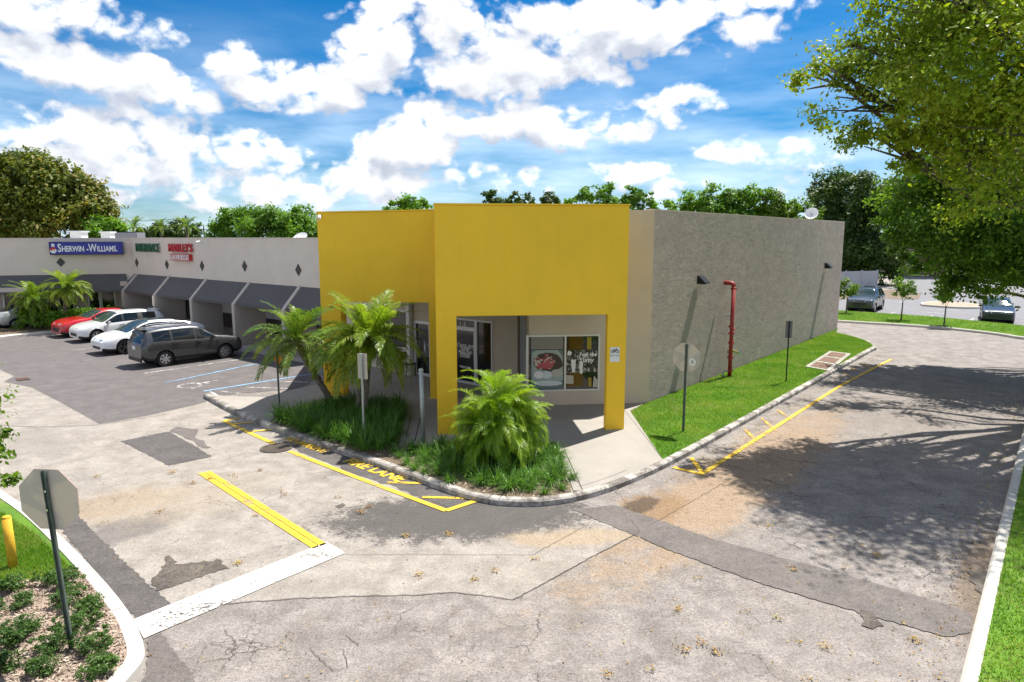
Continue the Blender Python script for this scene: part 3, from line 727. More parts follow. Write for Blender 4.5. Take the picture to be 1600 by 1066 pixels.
mb = MB(); mb.obox(P(A, Eneg, sl/2, IN, .12), E, IN, sl/2+.015, .135, ztop+.002, ztop+.045); mb.build('parapet_cap', MATS['yellow_paint'], bld)
# lower left porch frame, set back
Q0 = (G(507, 625, .14)[0], 22.2); Q0 = (at(507, 620, 22.0)[0], 22.0); Q1 = (-2.15, 21.54)
QD = Vector((Q1[0]-Q0[0], Q1[1]-Q0[1])).normalized(); QD = (QD.x, QD.y); QIN = (-QD[1], QD[0]); qlen = math.dist(Q0, Q1)
z2 = hit(494, 333, Q0, QD)[1]; z2r = hit(678, 329, Q0, QD)[1]; q_l = hit(537, 600, Q0, QD)[0]; q_r = hit(672, 600, Q0, QD)[0]; zh2 = hit(600, 472.5, Q0, QD)[1]
mb = MB(); mb.slab(Q0, QD, QIN, [(0, .1), (0, z2), (qlen, z2r), (qlen, .1), (q_r, .1), (q_r, zh2), (q_l, zh2), (q_l, .1)], .5)
c2 = P(Q0, QD, 0, QIN, .5); mb.slab(c2, QIN, QD, [(0, zh2), (7, zh2), (7, z2), (0, z2)], .25)
mb.build('low_porch_frame', MATS['yellow_paint'], bld, bevel=.012)
mb = MB(); mb.slab(P(Q0, QD, -.015, QIN, -.015), QD, QIN, [(0, z2+.003), (0, z2+.045), (qlen, z2r+.045), (qlen, z2r+.003)], .3); mb.build('parapet_cap', MATS['yellow_paint'], bld)
# chamfer wall: smooth taupe strip beyond the porch and the window bay inside it
zt = hit(1004, 328.5, C0, E)[1]
bayL = .52; s_bay = (C0[0]-bayL)/E[0]
ww = dict(l=hit(822, 566, C0, E)[0], r=hit(937, 566, C0, E)[0], t=hit(880, 523, C0, E)[1], b=hit(880, 611, C0, E)[1], m=hit(883, 566, C0, E)[0])
mb = MB()                                                                       # wall with the window opening (s negative to the left)
l, r, t, b = ww['l'], ww['r'], ww['t'], ww['b']
for s0, s1, z0, z1 in ((-s_bay, l, .1, 3.35), (l, r, .1, b), (l, r, t, 3.35), (r, -1.2, .1, 3.35)):
    mb.slab(P(C0, E, s0), E, IN, [(0, z0), (0, z1), (s1-s0, z1), (s1-s0, z0)], .2)
mb.build('window_wall', MATS['tan_paint'], bld)
mb = MB(); mb.slab(P(C0, E, -1.195), E, IN, [(0, .1), (0, zt), (1.195, zt), (1.195, .1)], .3)
mb.build('smooth_wall', MATS['tan_paint'], bld, bevel=.01)
zt1 = hit(1315, 347, W0, R)[1]
mb = MB(); mb.slab(P(W0, E, -.03, IN, .05), R, L, [(0, .05), (0, zt), (22.8, zt1), (22.8, .05)], .3); wall = mb.build('stucco_wall', MATS['rough_stucco'], bld)
mb = MB(); mb.slab(P(W0, E, -.03, IN, .05), R, L, [(-.0, zt+.002), (-.0, zt+.04), (22.81, zt1+.04), (22.81, zt1+.002)], .3); mb.build('wall_coping', MATS['tan_paint'], bld)
mb = MB(); e1_ = P(W1, L, .3); mb.slab(P(W1, L, .28), L, (-R[0], -R[1]), [(0, .05), (0, 6.1), (34, 6.1), (34, .05)], .3); mb.build('rear_wall', MATS['tan_paint'], bld)
roofp = [P(C0, E, -.5, IN, .3), P(W1, L, .4, R, -.3), P(W1, L, 28, R, -.3), (-7.0, 30), P(Q0, QD, .4, QIN, .6), P(Q0, QD, qlen, QIN, .6), P(A, Eneg, sl-.3, IN, .6), P(A, Eneg, .3, IN, .6), P(P(A, Eneg, .3), IN, 2.7)]
mb = MB(); mb.prism(roofp, 4.9, 5.05); mb.build('roof', MATS['roof_white'], bld)
soff = [P(A, Eneg, .24, IN, .26), P(A, Eneg, .27, IN, 2.7), P(C0, E, -1.5, IN, -.01), P(C0, E, -s_bay-.3, IN, .8), (-4, 26), (-6.6, 27.2), P(Q0, QD, .27, QIN, .52), P(Q0, QD, qlen-.4, QIN, .52), P(A, Eneg, sl-.24, IN, .26)]
mb = MB(); mb.prism(soff, zh+.02, zh+.1); mb.build('porch_ceiling', MATS['soffit'], bld)
# window in the bay: frame, mullion, two panes with printed film
def window(parent, base, D, Nn, s0, s1, z0, z1, splits=(), glass='dark_glass', fw=.06, name='window', setin=.06, proud=.03):
    """aluminium window on the plane base + s D; Nn points outward"""
    inn = (-Nn[0], -Nn[1])
    o = MB(); bb = P(base, Nn, proud)
    for a, b_, c_, d_ in ((s0, s1, z1-fw, z1), (s0, s1, z0, z0+fw), (s0, s0+fw, z0+fw, z1-fw), (s1-fw, s1, z0+fw, z1-fw)):
        o.slab(bb, D, inn, [(a, c_), (a, d_), (b_, d_), (b_, c_)], .09)
    for sx in splits: o.slab(bb, D, inn, [(sx-fw*.5, z0+fw), (sx-fw*.5, z1-fw), (sx+fw*.5, z1-fw), (sx+fw*.5, z0+fw)], .088)
    fr = o.build(name, MATS['alu_frame'], parent)
    ed = [s0+fw]+[x for x in splits]+[s1-fw]
    for i in range(len(ed)-1):
        a = ed[i]+(fw*.5 if i else 0); b_ = ed[i+1]-(fw*.5 if i < len(ed)-2 else 0)
        g = MB(); g.slab(P(base, inn, setin-.04), D, inn, [(a-.003, z0+fw-.003), (a-.003, z1-fw+.003), (b_+.003, z1-fw+.003), (b_+.003, z0+fw-.003)], .012)
        g.build('pane', MATS[glass] if isinstance(glass, str) else glass[i], fr)
    return fr
wn = window(bld, C0, E, NE, ww['l'], ww['r'], ww['b'], ww['t'], (ww['m'],), fw=.055)
# printed film: flat pictures on the glass
def poly_on(mb, base, D, Nn, pts, off, mi=0): mb.add([(*P(base, D, s_, Nn, off), z_) for s_, z_ in pts], [tuple(range(len(pts)))], mi)
def wp(u, v): return hit(u, v, C0, E)
for nm, cc in (('film_cloth', (.33, .39, .39)), ('film_plate', (.58, .63, .66)), ('film_red', (.42, .06, .08)), ('film_dark', (.035, .02, .018)), ('film_teal', (.10, .17, .17)), ('film_grey', (.22, .21, .19)), ('film_white', (.75, .75, .73)), ('film_yellow', (.32, .24, .015)), ('film_cream', (.45, .42, .36))): mat(nm, cc, .35)
def m_food(k, b):
    p = k.pos(); v = k.new('ShaderNodeTexVoronoi'); k.put(v.inputs['Vector'], p); v.inputs['Scale'].default_value = 16
    sp_ = k.new('ShaderNodeSeparateColor'); k.l.new(v.outputs['Color'], sp_.inputs[0])
    c = k.mix(k.ss(sp_.outputs[0], .3, .5), (.03, .018, .015), (.40, .05, .06)); c = k.mix(k.ss(sp_.outputs[1], .62, .7), c, (.5, .46, .4))
    k.put(b.inputs['Base Color'], c); b.inputs['Roughness'].default_value = .4
mat('film_food', (.3, .06, .06), fn=m_food)
def m_cups(k, b):
    p = k.pos(); n = k.noise(k.vec('MULTIPLY', p, (1, 1, .6)), 9, 4, .7, 1.5)
    k.put(b.inputs['Base Color'], k.mix(k.ss(n, .52, .6), (.012, .014, .012), (.5, .52, .5))); b.inputs['Roughness'].default_value = .4
mat('film_cups', (.2, .2, .2), fn=m_cups)
film = MB(); off = .0
def blob_px(cu, cv, ru, rv, n=14, seed=0, j=.12):
    r_ = random.Random(seed); return [wp(cu+ru*math.cos(a)*(1+r_.uniform(-j, j)), cv+rv*math.sin(a)*(1+r_.uniform(-j, j))) for a in np.linspace(0, 2*math.pi, n+1)[:-1]]
names = ['film_grey', 'film_teal', 'film_cloth', 'film_dark', 'film_food', 'film_red', 'film_plate', 'film_white', 'film_cups', 'film_yellow', 'film_cream']
mi = {n_: i for i, n_ in enumerate(names)}
lay = [('film_grey', [wp(830, 526), wp(880, 526), wp(880, 546), wp(830, 546)]), ('film_teal', [wp(830, 547), wp(880.5, 547), wp(880.5, 608), wp(830, 608)]),
       ('film_cloth', [wp(831, 552), wp(838, 548), wp(872, 547), wp(879, 558), wp(880, 592), wp(872, 603), wp(845, 604), wp(831, 596)]),
       ('film_dark', blob_px(857, 566, 24, 15, seed=1)), ('film_food', blob_px(850, 566, 16, 13, seed=2)), ('film_red', blob_px(854, 571, 11, 6, seed=3)), ('film_dark', blob_px(846, 557, 6, 4, seed=4)),
       ('film_plate', blob_px(856, 599, 23, 4, seed=12, j=.04)), ('film_white', blob_px(842, 586, 8, 6, seed=5, j=.04)), ('film_plate', blob_px(855, 586, 7.5, 6, seed=6, j=.04)), ('film_cream', blob_px(870, 583, 9, 6, seed=7, j=.06)),
       ('film_cups', [wp(884, 547), wp(934, 547), wp(934, 581), wp(884, 583)]), ('film_white', [wp(892, 562), wp(900, 562), wp(898, 582), wp(894, 582)]), ('film_white', [wp(905, 565), wp(911, 565), wp(910, 584), wp(906, 584)]), ('film_white', blob_px(890, 552, 3.4, 3.4, seed=9)),
       ('film_cream', [wp(884, 586), wp(896, 587), wp(896, 600), wp(884, 600)]), ('film_yellow', [wp(919, 590), wp(924, 590), wp(924, 604), wp(919, 604)]), ('film_yellow', [wp(917, 527), wp(924, 527), wp(924, 546), wp(917, 546)]), ('film_cream', [wp(928, 587), wp(934, 594), wp(934, 605), wp(926, 605)])]
for i, (n_, pts) in enumerate(lay): poly_on(film, C0, E, NE, pts, -.014+i*.0012, mi[n_])
film.build('printed_film', [MATS[n_] for n_ in names], wn)
for txt, uv, sz in (('Feel the', (919, 554), .17), ('Yumy', (916, 563), .2)):
    s_, z_ = wp(*uv); pp = P(C0, E, s_, NE, .012); place_text('lettering', txt, sz, (*pp, z_), (E[0], E[1], 0), (0, 0, 1), MATS['letter_white'], wn, offset=.004)
# bay side glazing and the angled door wall
bs = P(C0, E, -s_bay); be = (bs[0]-.22, bs[1]+1.55)
BD = Vector((be[0]-bs[0], be[1]-bs[1])).normalized(); BD = (BD.x, BD.y); BN = (-BD[1], BD[0]); blen = math.dist(bs, be)
mb = MB(); mb.slab(P(bs, BD, .201), BD, (-BN[0], -BN[1]), [(0, .1), (0, .55), (blen, .55), (blen, .1)], .15); mb.slab(P(bs, BD, .201), BD, (-BN[0], -BN[1]), [(0, 2.95), (0, 3.3), (blen, 3.3), (blen, 2.95)], .15); mb.build('bay_side_wall', MATS['tan_paint'], bld)
window(bld, bs, BD, BN, .205, blen, .551, 2.949, (.7, 1.1), fw=.05)
DL = L; DNo = (-R[0], -R[1])                                                 # door wall runs along L, faces -R
def dw(u, v): return hit(u, v, DW, DL)
wl0 = -2.75; wl1 = 6.6
d_out = (dw(770, 545)[0], dw(699, 545)[0]); dz_t = dw(735, 499)[1]; d_m = dw(744, 545)[0]
d2 = (dw(674, 545)[0], dw(648, 545)[0]); d2t = dw(661, 502)[1]
w3 = (dw(641, 545)[0], dw(560, 500)[0]); w3t = dw(600, 482)[1]; w3b = dw(625, 545)[1]
mb = MB(); RIN = R
cuts = sorted([(d_out[0], d_out[1], .1, dz_t), (d2[0], d2[1], .1, d2t), (w3[0], w3[1], w3b, w3t)])
cur = wl0
for (a, b_, z0, z1) in cuts:
    mb.slab(P(DW, DL, cur), DL, RIN, [(0, .1), (0, 3.3), (a-cur, 3.3), (a-cur, .1)], .2)
    mb.slab(P(DW, DL, a), DL, RIN, [(0, z1), (0, 3.3), (b_-a, 3.3), (b_-a, z1)], .2)
    if z0 > .2: mb.slab(P(DW, DL, a), DL, RIN, [(0, .1), (0, z0), (b_-a, z0), (b_-a, .1)], .2)
    cur = b_
mb.slab(P(DW, DL, cur), DL, RIN, [(0, .1), (0, 3.3), (wl1-cur, 3.3), (wl1-cur, .1)], .2)
mb.build('door_wall', MATS['tan_paint'], bld)
# main shop door with transom and sidelight
tr_z = dw(730, 513)[1]
sd_ = window(bld, DW, DL, DNo, d_out[0], d_m-.0, .14, dz_t, (), name='sidelight', fw=.06)
dr = window(bld, DW, DL, DNo, d_m+.002, d_out[1], .14, tr_z, (), name='door', fw=.09)
tw = window(bld, DW, DL, DNo, d_m+.002, d_out[1], tr_z+.002, dz_t, (), name='transom_window', fw=.05)
nL = (-DL[0], -DL[1], 0)
def dtext(txt, u, v, sz, par, nm='lettering', sx=1.0):
    s_, z_ = dw(u, v); pp = P(DW, DL, s_, DNo, .004); place_text(nm, txt, sz, (*pp, z_), nL, (0, 0, 1), MATS['letter_white'], par, sx=sx, offset=.003)
dtext('1-5', 723, 507, .19, tw, sx=1.5); dtext('Curry out', 727, 540, .19, dr, sx=1.05); dtext('CATERING', 727, 543.6, .10, dr); dtext('HOURS', 727, 547, .11, dr)
for i, v_ in enumerate((550.5, 553.5, 557)): dtext(('MON - SAT', 'SUNDAY', 'CLOSED')[i], 727, v_, .13, dr)
dtext('WELCOME', 727, 574, .11, dr)
# second door with pull handles, window beside it
dr2 = window(bld, DW, DL, DNo, d2[0], d2[1], .14, d2t, (), name='door', fw=.10)
for u in (654.5, 667):
    a, z_ = dw(u, 555); p_ = P(DW, DL, a, DNo, .09); mb = MB(); q_ = P(DW, DL, a, DNo, .0)
    mb.tube([(*q_, 1.55), (*p_, 1.55), (*p_, .75), (*q_, .75)], .018, 6); mb.build('door_handle', MATS['chrome'], dr2, smooth=True)
window(bld, DW, DL, DNo, w3[0], w3[1], w3b, w3t, ((w3[0]+w3[1])/2,), fw=.07)
mb = MB(); pc = P(DW, DL, dw(644, 545)[0], DNo, .12); mb.obox(pc, L, R, .09, .09, .12, 3.22); mb.obox(pc, L, R, .16, .16, .12, .75); mb.build('porch_column', MATS['white_trim'], bld, bevel=.01)
for (u, v) in ((500, 338),):
    s_, z_ = hit(u, v, Q0, QD); cm = empty('security_camera', (*P(Q0, QD, s_, (-QIN[0], -QIN[1]), 0), z_)); p_ = Vector(cm.location)
    tag(cm, 'small white security camera at the top left corner of the yellow frame', 'camera')
    mb = MB(); mb.box(p_.x-.05, p_.x+.05, p_.y-.06, p_.y-.002, p_.z-.05, p_.z+.05); mb.build('bracket', MATS['sign_white'], cm)
    mb = MB(); mb.tube([(p_.x, p_.y-.06, p_.z), (p_.x+.05, p_.y-.28, p_.z-.08)], .05, 10); mb.build('body', MATS['sign_white'], cm)
# bicycle sign on the right pillar
s_, z_ = hit(960.5, 554, A, Eneg); bp = P(A, Eneg, s_, NE, .004); bsg = empty('bicycle_sign', (*bp, z_))
tag(bsg, 'small white bicycle sign fixed to the right yellow pillar', 'sign')
mb = MB(); mb.slab(P(bp, E, -.13), E, NE, [(0, z_-.2), (0, z_+.2), (.26, z_+.2), (.26, z_-.2)], .012); mb.build('plate', MATS['sign_white'], bsg)
mb = MB(); fo = P(bp, NE, .016)
def bq(a, b_): return (fo[0]+E[0]*a, fo[1]+E[1]*a, z_+b_)
for cx in (-.06, .06): mb.tube([bq(cx+.042*math.cos(t), .085+.042*math.sin(t)) for t in np.linspace(0, 2*math.pi, 15)], .008, 5)
for a, b_ in (((-.06, .085), (-.02, .14)), ((-.02, .14), (.045, .14)), ((.045, .14), (0, .085)), ((0, .085), (-.06, .085)), ((0, .085), (-.02, .14)), ((.06, .085), (.04, .16)), ((.04, .16), (.02, .165))): mb.tube([bq(*a), bq(*b_)], .006, 5)
mb.build('bicycle_symbol', MATS['sign_black'], bsg)
place_text('lettering', 'BIKE RACK', .052, (*P(bp, NE, .0145), z_-.03), (E[0], E[1], 0), (0, 0, 1), MATS['sign_black'], bsg)
# chair in the porch
def chair(px, py, rz):
    o = empty('chair', (px, py, .127), rz); tag(o, 'small dark chair standing inside the porch beside the glass door', 'chair')
    mb = MB(); mb.box(-.22, .22, -.22, .22, .42, .47); mb.build('seat', MATS['black_plastic'], o, local=True, bevel=.015)
    mb = MB(); mb.box(-.21, .21, .19, .22, .55, .88); mb.build('backrest', MATS['black_plastic'], o, local=True, bevel=.012)
    for x in (-.19, .19):
        for y in (-.19, .2):
            mb = MB(); mb.tube([(x, y, 0), (x, y, .56 if y > 0 else .42)], .018, 6); mb.build('leg', MATS['black_metal'], o, local=True)
chair(*G(638, 586, .13), rad(40))
# ------------------------------------------------------------------ fittings on the stucco wall
def wall_lamp(u, v, label):
    s_, z_ = hit(u, v, W0, R); p_ = P(W0, R, s_, E, .0); p_ = P(W0, R, s_, L, .03); OUT = (-L[0], -L[1])
    o = empty('wall_lamp', (*p_, z_)); tag(o, label, 'lamp', 'wall lamps on the stucco wall')
    mb = MB(); D = R; w = .2
    pr = [(0, .14), (.07, .14), (.32, -.10), (.30, -.14), (0, -.14)]
    n = len(pr); vs = [(*P(P(p_, D, -w), OUT, a), z_+b_) for a, b_ in pr]+[(*P(P(p_, D, w), OUT, a), z_+b_) for a, b_ in pr]
    mb.add(vs, [tuple(range(n)), tuple(range(2*n-1, n-1, -1))]+[(i, (i+1) % n, n+(i+1) % n, n+i) for i in range(n)])
    mb.build('housing', MATS['black_metal'], o, bevel=.01)
    mb = MB(); mb.obox(P(p_, OUT, .17), D, OUT, .16, .10, z_-.15, z_-.141); mb.build('lens', MATS['sign_grey'], o)
wall_lamp(1094, 437, 'black wedge wall lamp above left of the red pipe on stucco wall')
wall_lamp(1291, 415, 'black wedge wall lamp near the far end of the stucco wall')
s_p, _ = hit(1124, 598, W0, R); OUT = (-L[0], -L[1]); pp = P(W0, R, s_p, OUT, .38)
stp = empty('fire_standpipe', (*pp, .13)); tag(stp, 'red fire standpipe with valves rising beside the stucco wall', 'pipe')
ztp = hit(1130, 445, pp, R)[1]
mb = MB(); mb.tube([(*pp, .1), (*pp, ztp-.12)], .075, 12)
mb.tube([(*pp, ztp-.14), (*P(pp, OUT, -.02), ztp-.04), (*P(pp, OUT, -.1), ztp), (*P(pp, OUT, -.36), ztp)], .08, 10); mb.build('riser', MATS['red_pipe'], stp, smooth=True)
for zz in (.35, .85, 1.42, 1.78, ztp-.2):
    mb = MB(); mb.lathe((*pp, zz), [(.12, -.03), (.12, .03)], 12); mb.build('flange', MATS['red_pipe'], stp)
mb = MB(); mb.tube([(*P(pp, R, -.03), 1.9), (*P(pp, R, .25), 1.9)], .05, 8); mb.tube([(*P(pp, R, .0), 2.05), (*P(pp, R, -.22), 2.05)], .05, 8); mb.build('valve', MATS['red_pipe'], stp)
for k_ in (-1, 1):
    mb = MB(); q0 = P(pp, R, .05, OUT, .0); q1 = P(pp, R, .28+.03*k_, OUT, .16*k_); mb.tube([(*q0, 1.12), (*q1, 1.02)], [.06, .05], 8); mb.build('hose_inlet', MATS['brass'], stp)
    mb = MB(); mb.tube([(*q1, 1.02), (*P(q1, R, .08, OUT, .05*k_), .98)], [.075, .075], 10); mb.build('inlet_cap', MATS['chrome'], stp)
mb = MB(); mb.tube([(*pp, 2.45), (*P(pp, OUT, -.36), 2.45)], .022, 6); mb.build('wall_bracket', MATS['galvanised'], stp)
mb = MB(); q0 = P(pp, R, -.30, OUT, -.12); mb.tube([(*q0, .13), (*q0, .34), (*P(pp, R, 0), .36)], .035, 8); mb.build('drain_pipe', MATS['galvanised'], stp)
# small vent pipe at the foot of far lamp
# utility slab in the lawn
us = PX([(1258, 573), (1296, 549), (1330, 553), (1296, 580)], .15)
uo = empty('utility_slab', (us[0][0], us[0][1], .13)); tag(uo, 'concrete utility slab with rusty covers set flat in the lawn', 'access cover')
mb = MB(); mb.prism(us, .1, .165); mb.build('slab', MATS['walk_concrete'], uo)
mat('rust_cover', fn=weathered((.14, .065, .045), .4, 5))
def bil(q, a, b_): return tuple((q[0][i]*(1-a)+q[1][i]*a)*(1-b_)+(q[3][i]*(1-a)+q[2][i]*a)*b_ for i in (0, 1))
for k_ in range(3):
    a0, a1_ = .05+k_*.32, .05+k_*.32+.25
    mb = MB(); mb.prism([bil(us, a0, .16), bil(us, a1_, .16), bil(us, a1_, .84), bil(us, a0, .84)], .166, .176); mb.build('cover', MATS['rust_cover'], uo)

# ------------------------------------------------------------------ shopping strip
strip_b = empty('shopping_strip', (*SP(6, 0), 0)); tag(strip_b, 'long low beige shopping strip with grey awnings and square fins behind parked cars', 'building')
t_c = hit(205, 400, S0, L)[0]; ZS = 5.27
tf = [hit(u, v, S0, L)[0] for u, v in ((469, 448), (386, 441), (318, 437), (265, 430), (217, 427))]
step = (tf[3]-tf[0])/3; tf = [tf[0]+step*i for i in range(5)]
AW_D = .9; AW_B = AWT-1.0
mb = MB(); mb.slab(SP(-2.5), L, R, [(0, AWT-.35), (0, ZS), (t_c+2.5, ZS), (t_c+2.5, AWT-.35)], .3)
Wc = SP(t_c); WD = (-math.cos(rad(18)), -math.sin(rad(18))); WN = (WD[1]*-1 if False else math.sin(rad(18))*-1, 0)
WN = (math.sin(rad(18)), -math.cos(rad(18)))                                 # outward normal of the left wing
WIN = (-WN[0], -WN[1])
mb.slab(Wc, WD, WIN, [(0, AWT-.35), (0, ZS-.02), (26, ZS-.02), (26, AWT-.35)], .3)
mb.build('upper_wall', MATS['strip_paint'], strip_b)
mb = MB(); mb.slab(SP(-2.5, -.03), L, R, [(0, ZS+.002), (0, ZS+.05), (t_c+2.5, ZS+.05), (t_c+2.5, ZS+.002)], .4); mb.slab(P(Wc, WN, .03), WD, WIN, [(0, ZS-.018), (0, ZS+.03), (26, ZS+.03), (26, ZS-.018)], .4); mb.build('wall_coping', MATS['strip_paint'], strip_b)
mb = MB(); mb.prism([SP(-2, .3), SP(t_c+.5, .3), P(Wc, WD, 26, WIN, .3), P(Wc, WD, 26, WIN, 18), SP(t_c, 20), SP(4, 22)], 4.6, 4.8); mb.build('roof', MATS['roof_white'], strip_b)
mb = MB(); mb.prism([SP(-2.5, .0), SP(t_c, .0), SP(t_c, 2.6), SP(-2.5, 2.6)], AWT-.42, AWT-.352); mb.build('walkway_ceiling', MATS['soffit'], strip_b)
# fins
for i in range(5):
    t_ = tf[i]; mb = MB()
    pr = [(-AW_D-.06, .1), (-AW_D-.06, AW_B+.02), (-.02, AWT+.05), (-.02, AWT-.30), (.7, AWT-.43), (.7, .1)]
    n = len(pr); vs = []
    for w in (-.12, .12):
        vs += [(*SP(t_+w, a), z_) for a, z_ in pr]
    mb.add(vs, [tuple(range(n)), tuple(range(2*n-1, n-1, -1))]+[(j, (j+1) % n, n+(j+1) % n, n+j) for j in range(n)])
    mb.build('fin', MATS['fin_paint'], strip_b, bevel=.01)
def awning(base, D, out, s0, s1):
    mb = MB(); a, b_ = P(base, D, s0), P(base, D, s1); th = .03
    top = [(*a, AWT), (*b_, AWT), (*P(b_, out, AW_D-.04), AW_B+.08), (*P(a, out, AW_D-.04), AW_B+.08)]
    drop = [(x, y, z_-.14) for x, y, z_ in top[2:]]
    vs = top+drop; vs2 = [(x-out[0]*0, y, z_-.035) for x, y, z_ in top[:2]]
    mb.add(vs, [(0, 1, 2, 3), (3, 2, 4, 5)])
    mb.add([top[0], top[3], drop[1], (top[0][0], top[0][1], AWT-.2)], [(0, 1, 2, 3)]); mb.add([top[1], top[2], drop[0], (top[1][0], top[1][1], AWT-.2)], [(0, 1, 2, 3)])
    mb.build('awning', MATS['awning_cloth'], strip_b)
OUTS = (-R[0], -R[1])
edges = [-2.4]+tf+[t_c-.25]
for i in range(len(edges)-1): awning(SP(0, -.004), L, OUTS, edges[i]+(.14 if i else 0), edges[i+1]-(.14 if i < len(edges)-2 else 0))
# storefront behind the walkway
mb = MB(); t0 = -2.4; sw = 2.4
mb.slab(SP(t0, sw), L, R, [(0, .95), (0, AWT-.42), (t_c-t0, AWT-.42), (t_c-t0, .95)], .2); mb.build('shop_wall', MATS['strip_paint'], strip_b)
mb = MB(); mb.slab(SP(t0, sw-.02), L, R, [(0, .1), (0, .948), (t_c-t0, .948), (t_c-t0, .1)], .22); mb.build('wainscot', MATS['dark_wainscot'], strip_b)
for (u0, u1, v0, v1) in ((152+165, 152+172, 472, 492), (341, 364, 474, 496), (270, 283, 465, 492), (401, 424, 482, 500), (426, 445, 484, 500), (225, 236, 460, 480)):
    a = hit(u0, 490, SP(0, sw), L)[0]; b_ = hit(u1, 490, SP(0, sw), L)[0]
    window(strip_b, SP(0, sw), L, OUTS, min(a, b_), max(a, b_), .96, 2.45, (), fw=.06)
for u0, u1 in ((372, 398), (290, 300)):
    a = hit(u0, 490, SP(0, sw-.03), L)[0]; b_ = hit(u1, 490, SP(0, sw-.03), L)[0]
    window(strip_b, SP(0, sw-.03), L, OUTS, min(a, b_), max(a, b_), .14, 2.4, (), name='door', fw=.08)
# left wing front
mb = MB(); mb.prism([P(Wc, WD, 0), P(Wc, WD, 26), P(Wc, WD, 26, WIN, 1.2), P(Wc, WD, 0, WIN, 1.2)], AWT-.42, AWT-.352); mb.build('walkway_ceiling', MATS['soffit'], strip_b)
wb = P(Wc, WIN, .9); wz = AWT-.42
def ww_(u, v): return hit(u, v, wb, WD)
ops = [(ww_(181, 470)[0], ww_(158, 470)[0], .75, 2.42), (ww_(157, 470)[0], ww_(138, 470)[0], .14, 2.42), (ww_(116, 470)[0], ww_(92, 470)[0], .14, 2.42), (ww_(40, 470)[0], ww_(5, 470)[0], .75, 2.42)]
mb = MB(); cur = .0
for a, b_, z0, z1 in ops:
    mb.slab(P(wb, WD, cur), WD, WIN, [(0, .1), (0, wz), (a-cur, wz), (a-cur, .1)], .2); mb.slab(P(wb, WD, a), WD, WIN, [(0, z1), (0, wz), (b_-a, wz), (b_-a, z1)], .2)
    if z0 > .2: mb.slab(P(wb, WD, a), WD, WIN, [(0, .1), (0, z0), (b_-a, z0), (b_-a, .1)], .2)
    cur = b_
mb.slab(P(wb, WD, cur), WD, WIN, [(0, .1), (0, wz), (26-cur, wz), (26-cur, .1)], .2)
mb.build('shop_wall', MATS['fin_paint'], strip_b)
for i, (a, b_, z0, z1) in enumerate(ops): window(strip_b, wb, WD, WN, a, b_, z0, z1, () if i != 0 else (), name='door' if z0 < .3 else 'window', fw=.07)
mb = MB(); mb.obox(P(Wc, WD, .4, WN, .35), WD, WN, .2, .3, .1, AWT-.43); mb.build('corner_pier', MATS['fin_paint'], strip_b)
ws = [0.35, 7.6, 15.2, 26]
for i in range(3): awning(P(Wc, WN, .004), WD, WN, ws[i], ws[i+1]-.02)
mb = MB(); mb.prism([P(Wc, WD, -1.5, WN, 1.2), P(Wc, WD, 26, WN, 1.2), P(Wc, WD, 26, WIN, 1), P(Wc, WD, -1.5, WIN, 1)], -.02, .118); S(mb.build('pavement', MATS['walk_concrete']))
# diamond tiles
def diamond(base, D, Nn, s_, z_, h=.26):
    mb = MB(); mb.slab(P(base, D, s_), D, Nn, [(-h*.85, z_), (0, z_+h), (h*.85, z_), (0, z_-h)], .03); mb.build('diamond_tile', MATS['diamond_tile'], strip_b)
for u, v in ((466.5, 422), (382.5, 416), (316, 415.5), (261, 413.5), (214, 410.5)):
    s_, z_ = hit(u, v, S0, L); diamond(S0, L, OUTS, s_, z_, .27)
s_, z_ = hit(95, 410, Wc, WD); diamond(Wc, WD, WN, s_, z_, .27)
# box sign
sa, za = hit(79, 378, Wc, WD); sb, zb = hit(203, 377, Wc, WD); zc = hit(140, 398, Wc, WD)[1]
sb = max(sb, .35); scx = P(Wc, WD, (sa+sb)/2, WN, .25); sg = empty('shop_sign', (*scx, zc)); tag(sg, 'long blue box sign with white lettering on the left wing of the strip', 'sign')
mb = MB(); mb.slab(P(Wc, WD, sb, WN, .04), WD, WN, [(0, zc), (0, za), (sa-sb, za), (sa-sb, zc)], .36); mb.build('cabinet', MATS['sign_blue_side'], sg, bevel=.02)
mb = MB(); mb.slab(P(Wc, WD, sb+.05, WN, .403), WD, WN, [(0, zc+.05), (0, za-.05), (sa-sb-.1, za-.05), (sa-sb-.1, zc+.05)], .012); mb.build('sign_face', MATS['sign_blue'], sg)
nW = (-WD[0], -WD[1], 0); hs = za-zc; ln = sa-sb; zmid = (za+zc)/2
def stext(txt, frac, size, dz=0, sx=1.0):
    pp = P(Wc, WD, sa-ln*frac, WN, .42); place_text('lettering', txt, size, (*pp, zmid+dz), nW, (0, 0, 1), MATS['letter_white'], sg, extrude=.008, align='LEFT', sx=sx, offset=.012)
kx = ln/5.05
stext('S', .115, hs*.86, 0, kx*.86); stext('HERWIN', .168, hs*.60, -hs*.06, kx*.86); stext('-', .500, hs*.66, -hs*.05, kx*1.0); stext('W', .532, hs*.86, 0, kx*.80); stext('ILLIAMS.', .645, hs*.60, -hs*.06, kx*.86)
mb = MB(); fo2 = P(Wc, WD, sa-ln*.055, WN, .42)
def eq(a, b_): return (fo2[0]-WD[0]*a, fo2[1]-WD[1]*a, zmid+b_)
mb.add([eq(.17*math.cos(t), -.12+.17*math.sin(t)) for t in np.linspace(0, 2*math.pi, 17)[:-1]], [tuple(range(16))], 0)
fo2 = P(fo2, WN, .004); mb.add([eq(-.16, -.08), eq(-.12, .06), eq(.12, .06), eq(.16, -.1), eq(.08, -.02), eq(.05, -.2), eq(0, -.03), eq(-.08, -.15)], [tuple(range(8))], 1)
